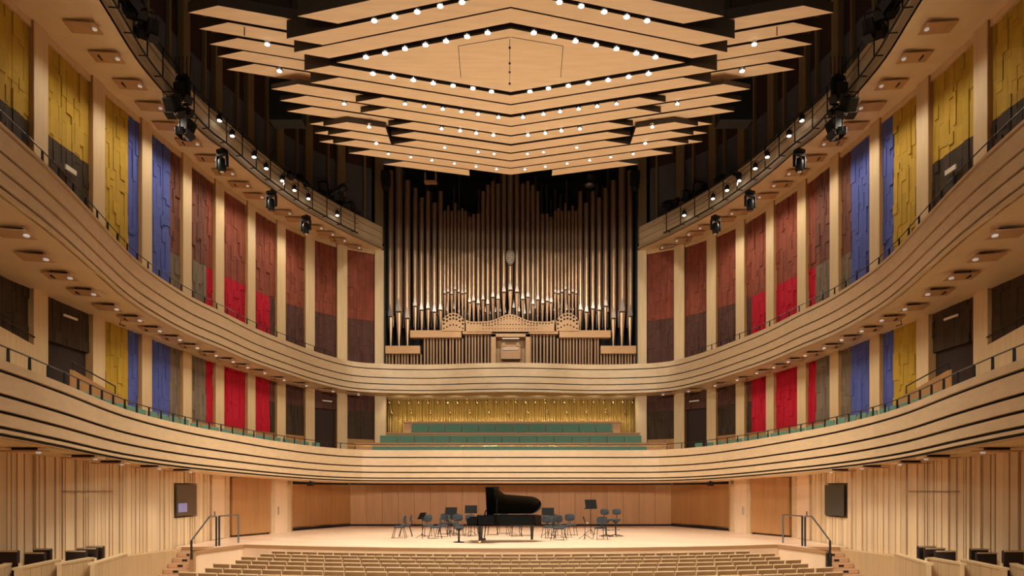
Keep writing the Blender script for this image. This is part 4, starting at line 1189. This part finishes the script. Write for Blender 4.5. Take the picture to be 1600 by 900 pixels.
for i in range(n):
    j = (i+1) % n
    m.solid([P3(*out[i], .66), P3(*out[j], .66), P3(*inn[j], .66), P3(*inn[i], .66)], [P3(*out[i], 1.0), P3(*out[j], 1.0), P3(*inn[j], 1.0), P3(*inn[i], 1.0)])
m.solid([P3(x, y, .64) for x, y in out], [P3(x, y, .68) for x, y in out])
m.build('case', PBLACK, pt)
MB().solid([P3(x, y, .86) for x, y in inn], [P3(x, y, .88) for x, y in inn]).build('iron_plate', GOLDF, pt)
m = MB(); m.box(P3(.17, .05, .80), (.42, .10, .24)); m.box(P3(.17, 1.50, .80), (.42, .10, .24)); m.box(P3(.18, .775, .68), (.44, 1.55, .08)); m.box(P3(.33, .775, .90), (.06, 1.50, .22)); m.build('keybed', PBLACK, pt, bevel=.01)
kb = MB().box(P3(.13, .775, .735), (.16, 1.34, .03)).build('keyboard', IVORY, pt)
m = MB()
for i in range(36): m.box(P3(.17, .14+.0365*i+(.012 if i % 5 in (1, 3) else 0), .757), (.09, .014, .018))
m.build('black_keys', PBLACK, kb)
MB().box(P3(.62, .775, 1.015), (.60, 1.50, .03)).build('folded_lid_front', PBLACK, pt, bevel=.006)
# lid: rotate case outline about the spine
th = R(40)
def lidp(x, y, t_):
    d = 1.55-y; return P3(x, 1.55-d*math.cos(th)-t_*math.sin(th)*0, 1.02+d*math.sin(th)+t_)
lo = [(x, y) for x, y in out if x >= .33]
lo = [(.62, -.02), (1.12, -.02)] + [(1.12, .16)] + [(x, y) for x, y in out if x > 1.25 and y < 1.54] + [(.62, 1.55)]
m = MB().solid([lidp(x, y, 0) for x, y in lo], [lidp(x, y, .03) for x, y in lo]); m.build('lid', PBLACK, pt)
MB().tube([P3(1.05, .12, .98), lidp(1.05, .25, 0)], .014, 6).build('lid_prop', PBLACK, pt)
MB().box(P3(.60, .775, 1.11), (.03, .75, .18), ry=R(18)).build('music_desk', PBLACK, pt)
for x, y in ((.42, .16), (.42, 1.38), (2.35, 1.0)):
    lg = MB().lathe(P3(x, y, .10), [(.045, 0), (.05, .05), (.06, .3), (.085, .48), (.095, .54)], 8).build('leg', PBLACK, pt)
    MB().lathe(P3(x, y, 0), [(.03, 0), (.055, .02), (.055, .07), (.03, .10)], 10).build('caster', BRASS, lg)
m = MB(); m.tube([P3(.62, .7, .66), P3(.56, .72, .12)], .018, 6); m.tube([P3(.62, .86, .66), P3(.56, .84, .12)], .018, 6); m.box(P3(.54, .78, .1), (.16, .3, .07)); ly = m.build('pedal_lyre', PBLACK, pt)
m = MB()
for k in (-.08, 0, .08): m.box(P3(.42, .78+k, .06), (.16, .03, .015))
m.build('pedal', BRASS, ly)
b = Vector(FL(717, 847.5))
t = thing('piano_stool', b, 'black padded piano stool on a single column left of the keyboard', 'stool')
MB().box(b+Vector((0, 0, .55)), (.36, .50, .08)).build('seat', FAB, t, bevel=.03)
MB().lathe(b, [(.20, 0), (.20, .02), (.05, .04), (.035, .08), (.035, .42), (.09, .46), (.12, .51)], 14).build('pedestal', MET, t)

# ------------------------------------------------------------------ stalls seats
def make_seat():
    t = thing('theatre_chair', (0, 0, 0), '', 'seat')
    m = MB()
    m.box((0, -.02, .72), (.49, .035, .42), rx=R(8)); m.build('backrest', SEATW, t)
    MB().box((0, -.0445, .713), (.470, .014, .392), rx=R(8)).build('back_panel', SEATP, t)
    MB().box((0, .10, .52), (.46, .08, .36), rx=R(-12)).build('seat', SEATB, t)
    m = MB(); m.box((-.25, .12, .45), (.03, .32, .5)); m.build('armrest', SEATW, t)
    MB().box((0, .03, .24), (.06, .12, .48)).build('pedestal', MET, t)
    return t
ss = make_seat(); u_ = [False]
for rw in range(8):
    dc = 20.6-.93*rw; half_ = 7.9 if rw else 7.75
    n = int(2*half_/.52); stag = .26 if rw % 2 else 0
    for k in range(n):
        X = (k-(n-1)/2)*.52+stag*.9; Y = dc+.0175*X*X
        x_ = CX+X/Y*F; ytop = HY+F*1.93/Y
        if x_ < -20 or x_ > 1620: continue
        if ytop > 903: continue
        ang = math.atan(.035*X)
        place(ss, u_, (X, Y, -2.86), ang, 'wooden stalls seat with brown back, %s row from the stage, %s from the left' % (nth(rw+1) if rw else 'front', nth(k+1)), 'stalls seats, %s row' % (nth(rw+1) if rw else 'front'))

# ------------------------------------------------------------------ lift everything so that the stalls floor is at zero
for o in list(S.objects):
    if o.parent is None: o.location.z += ZO
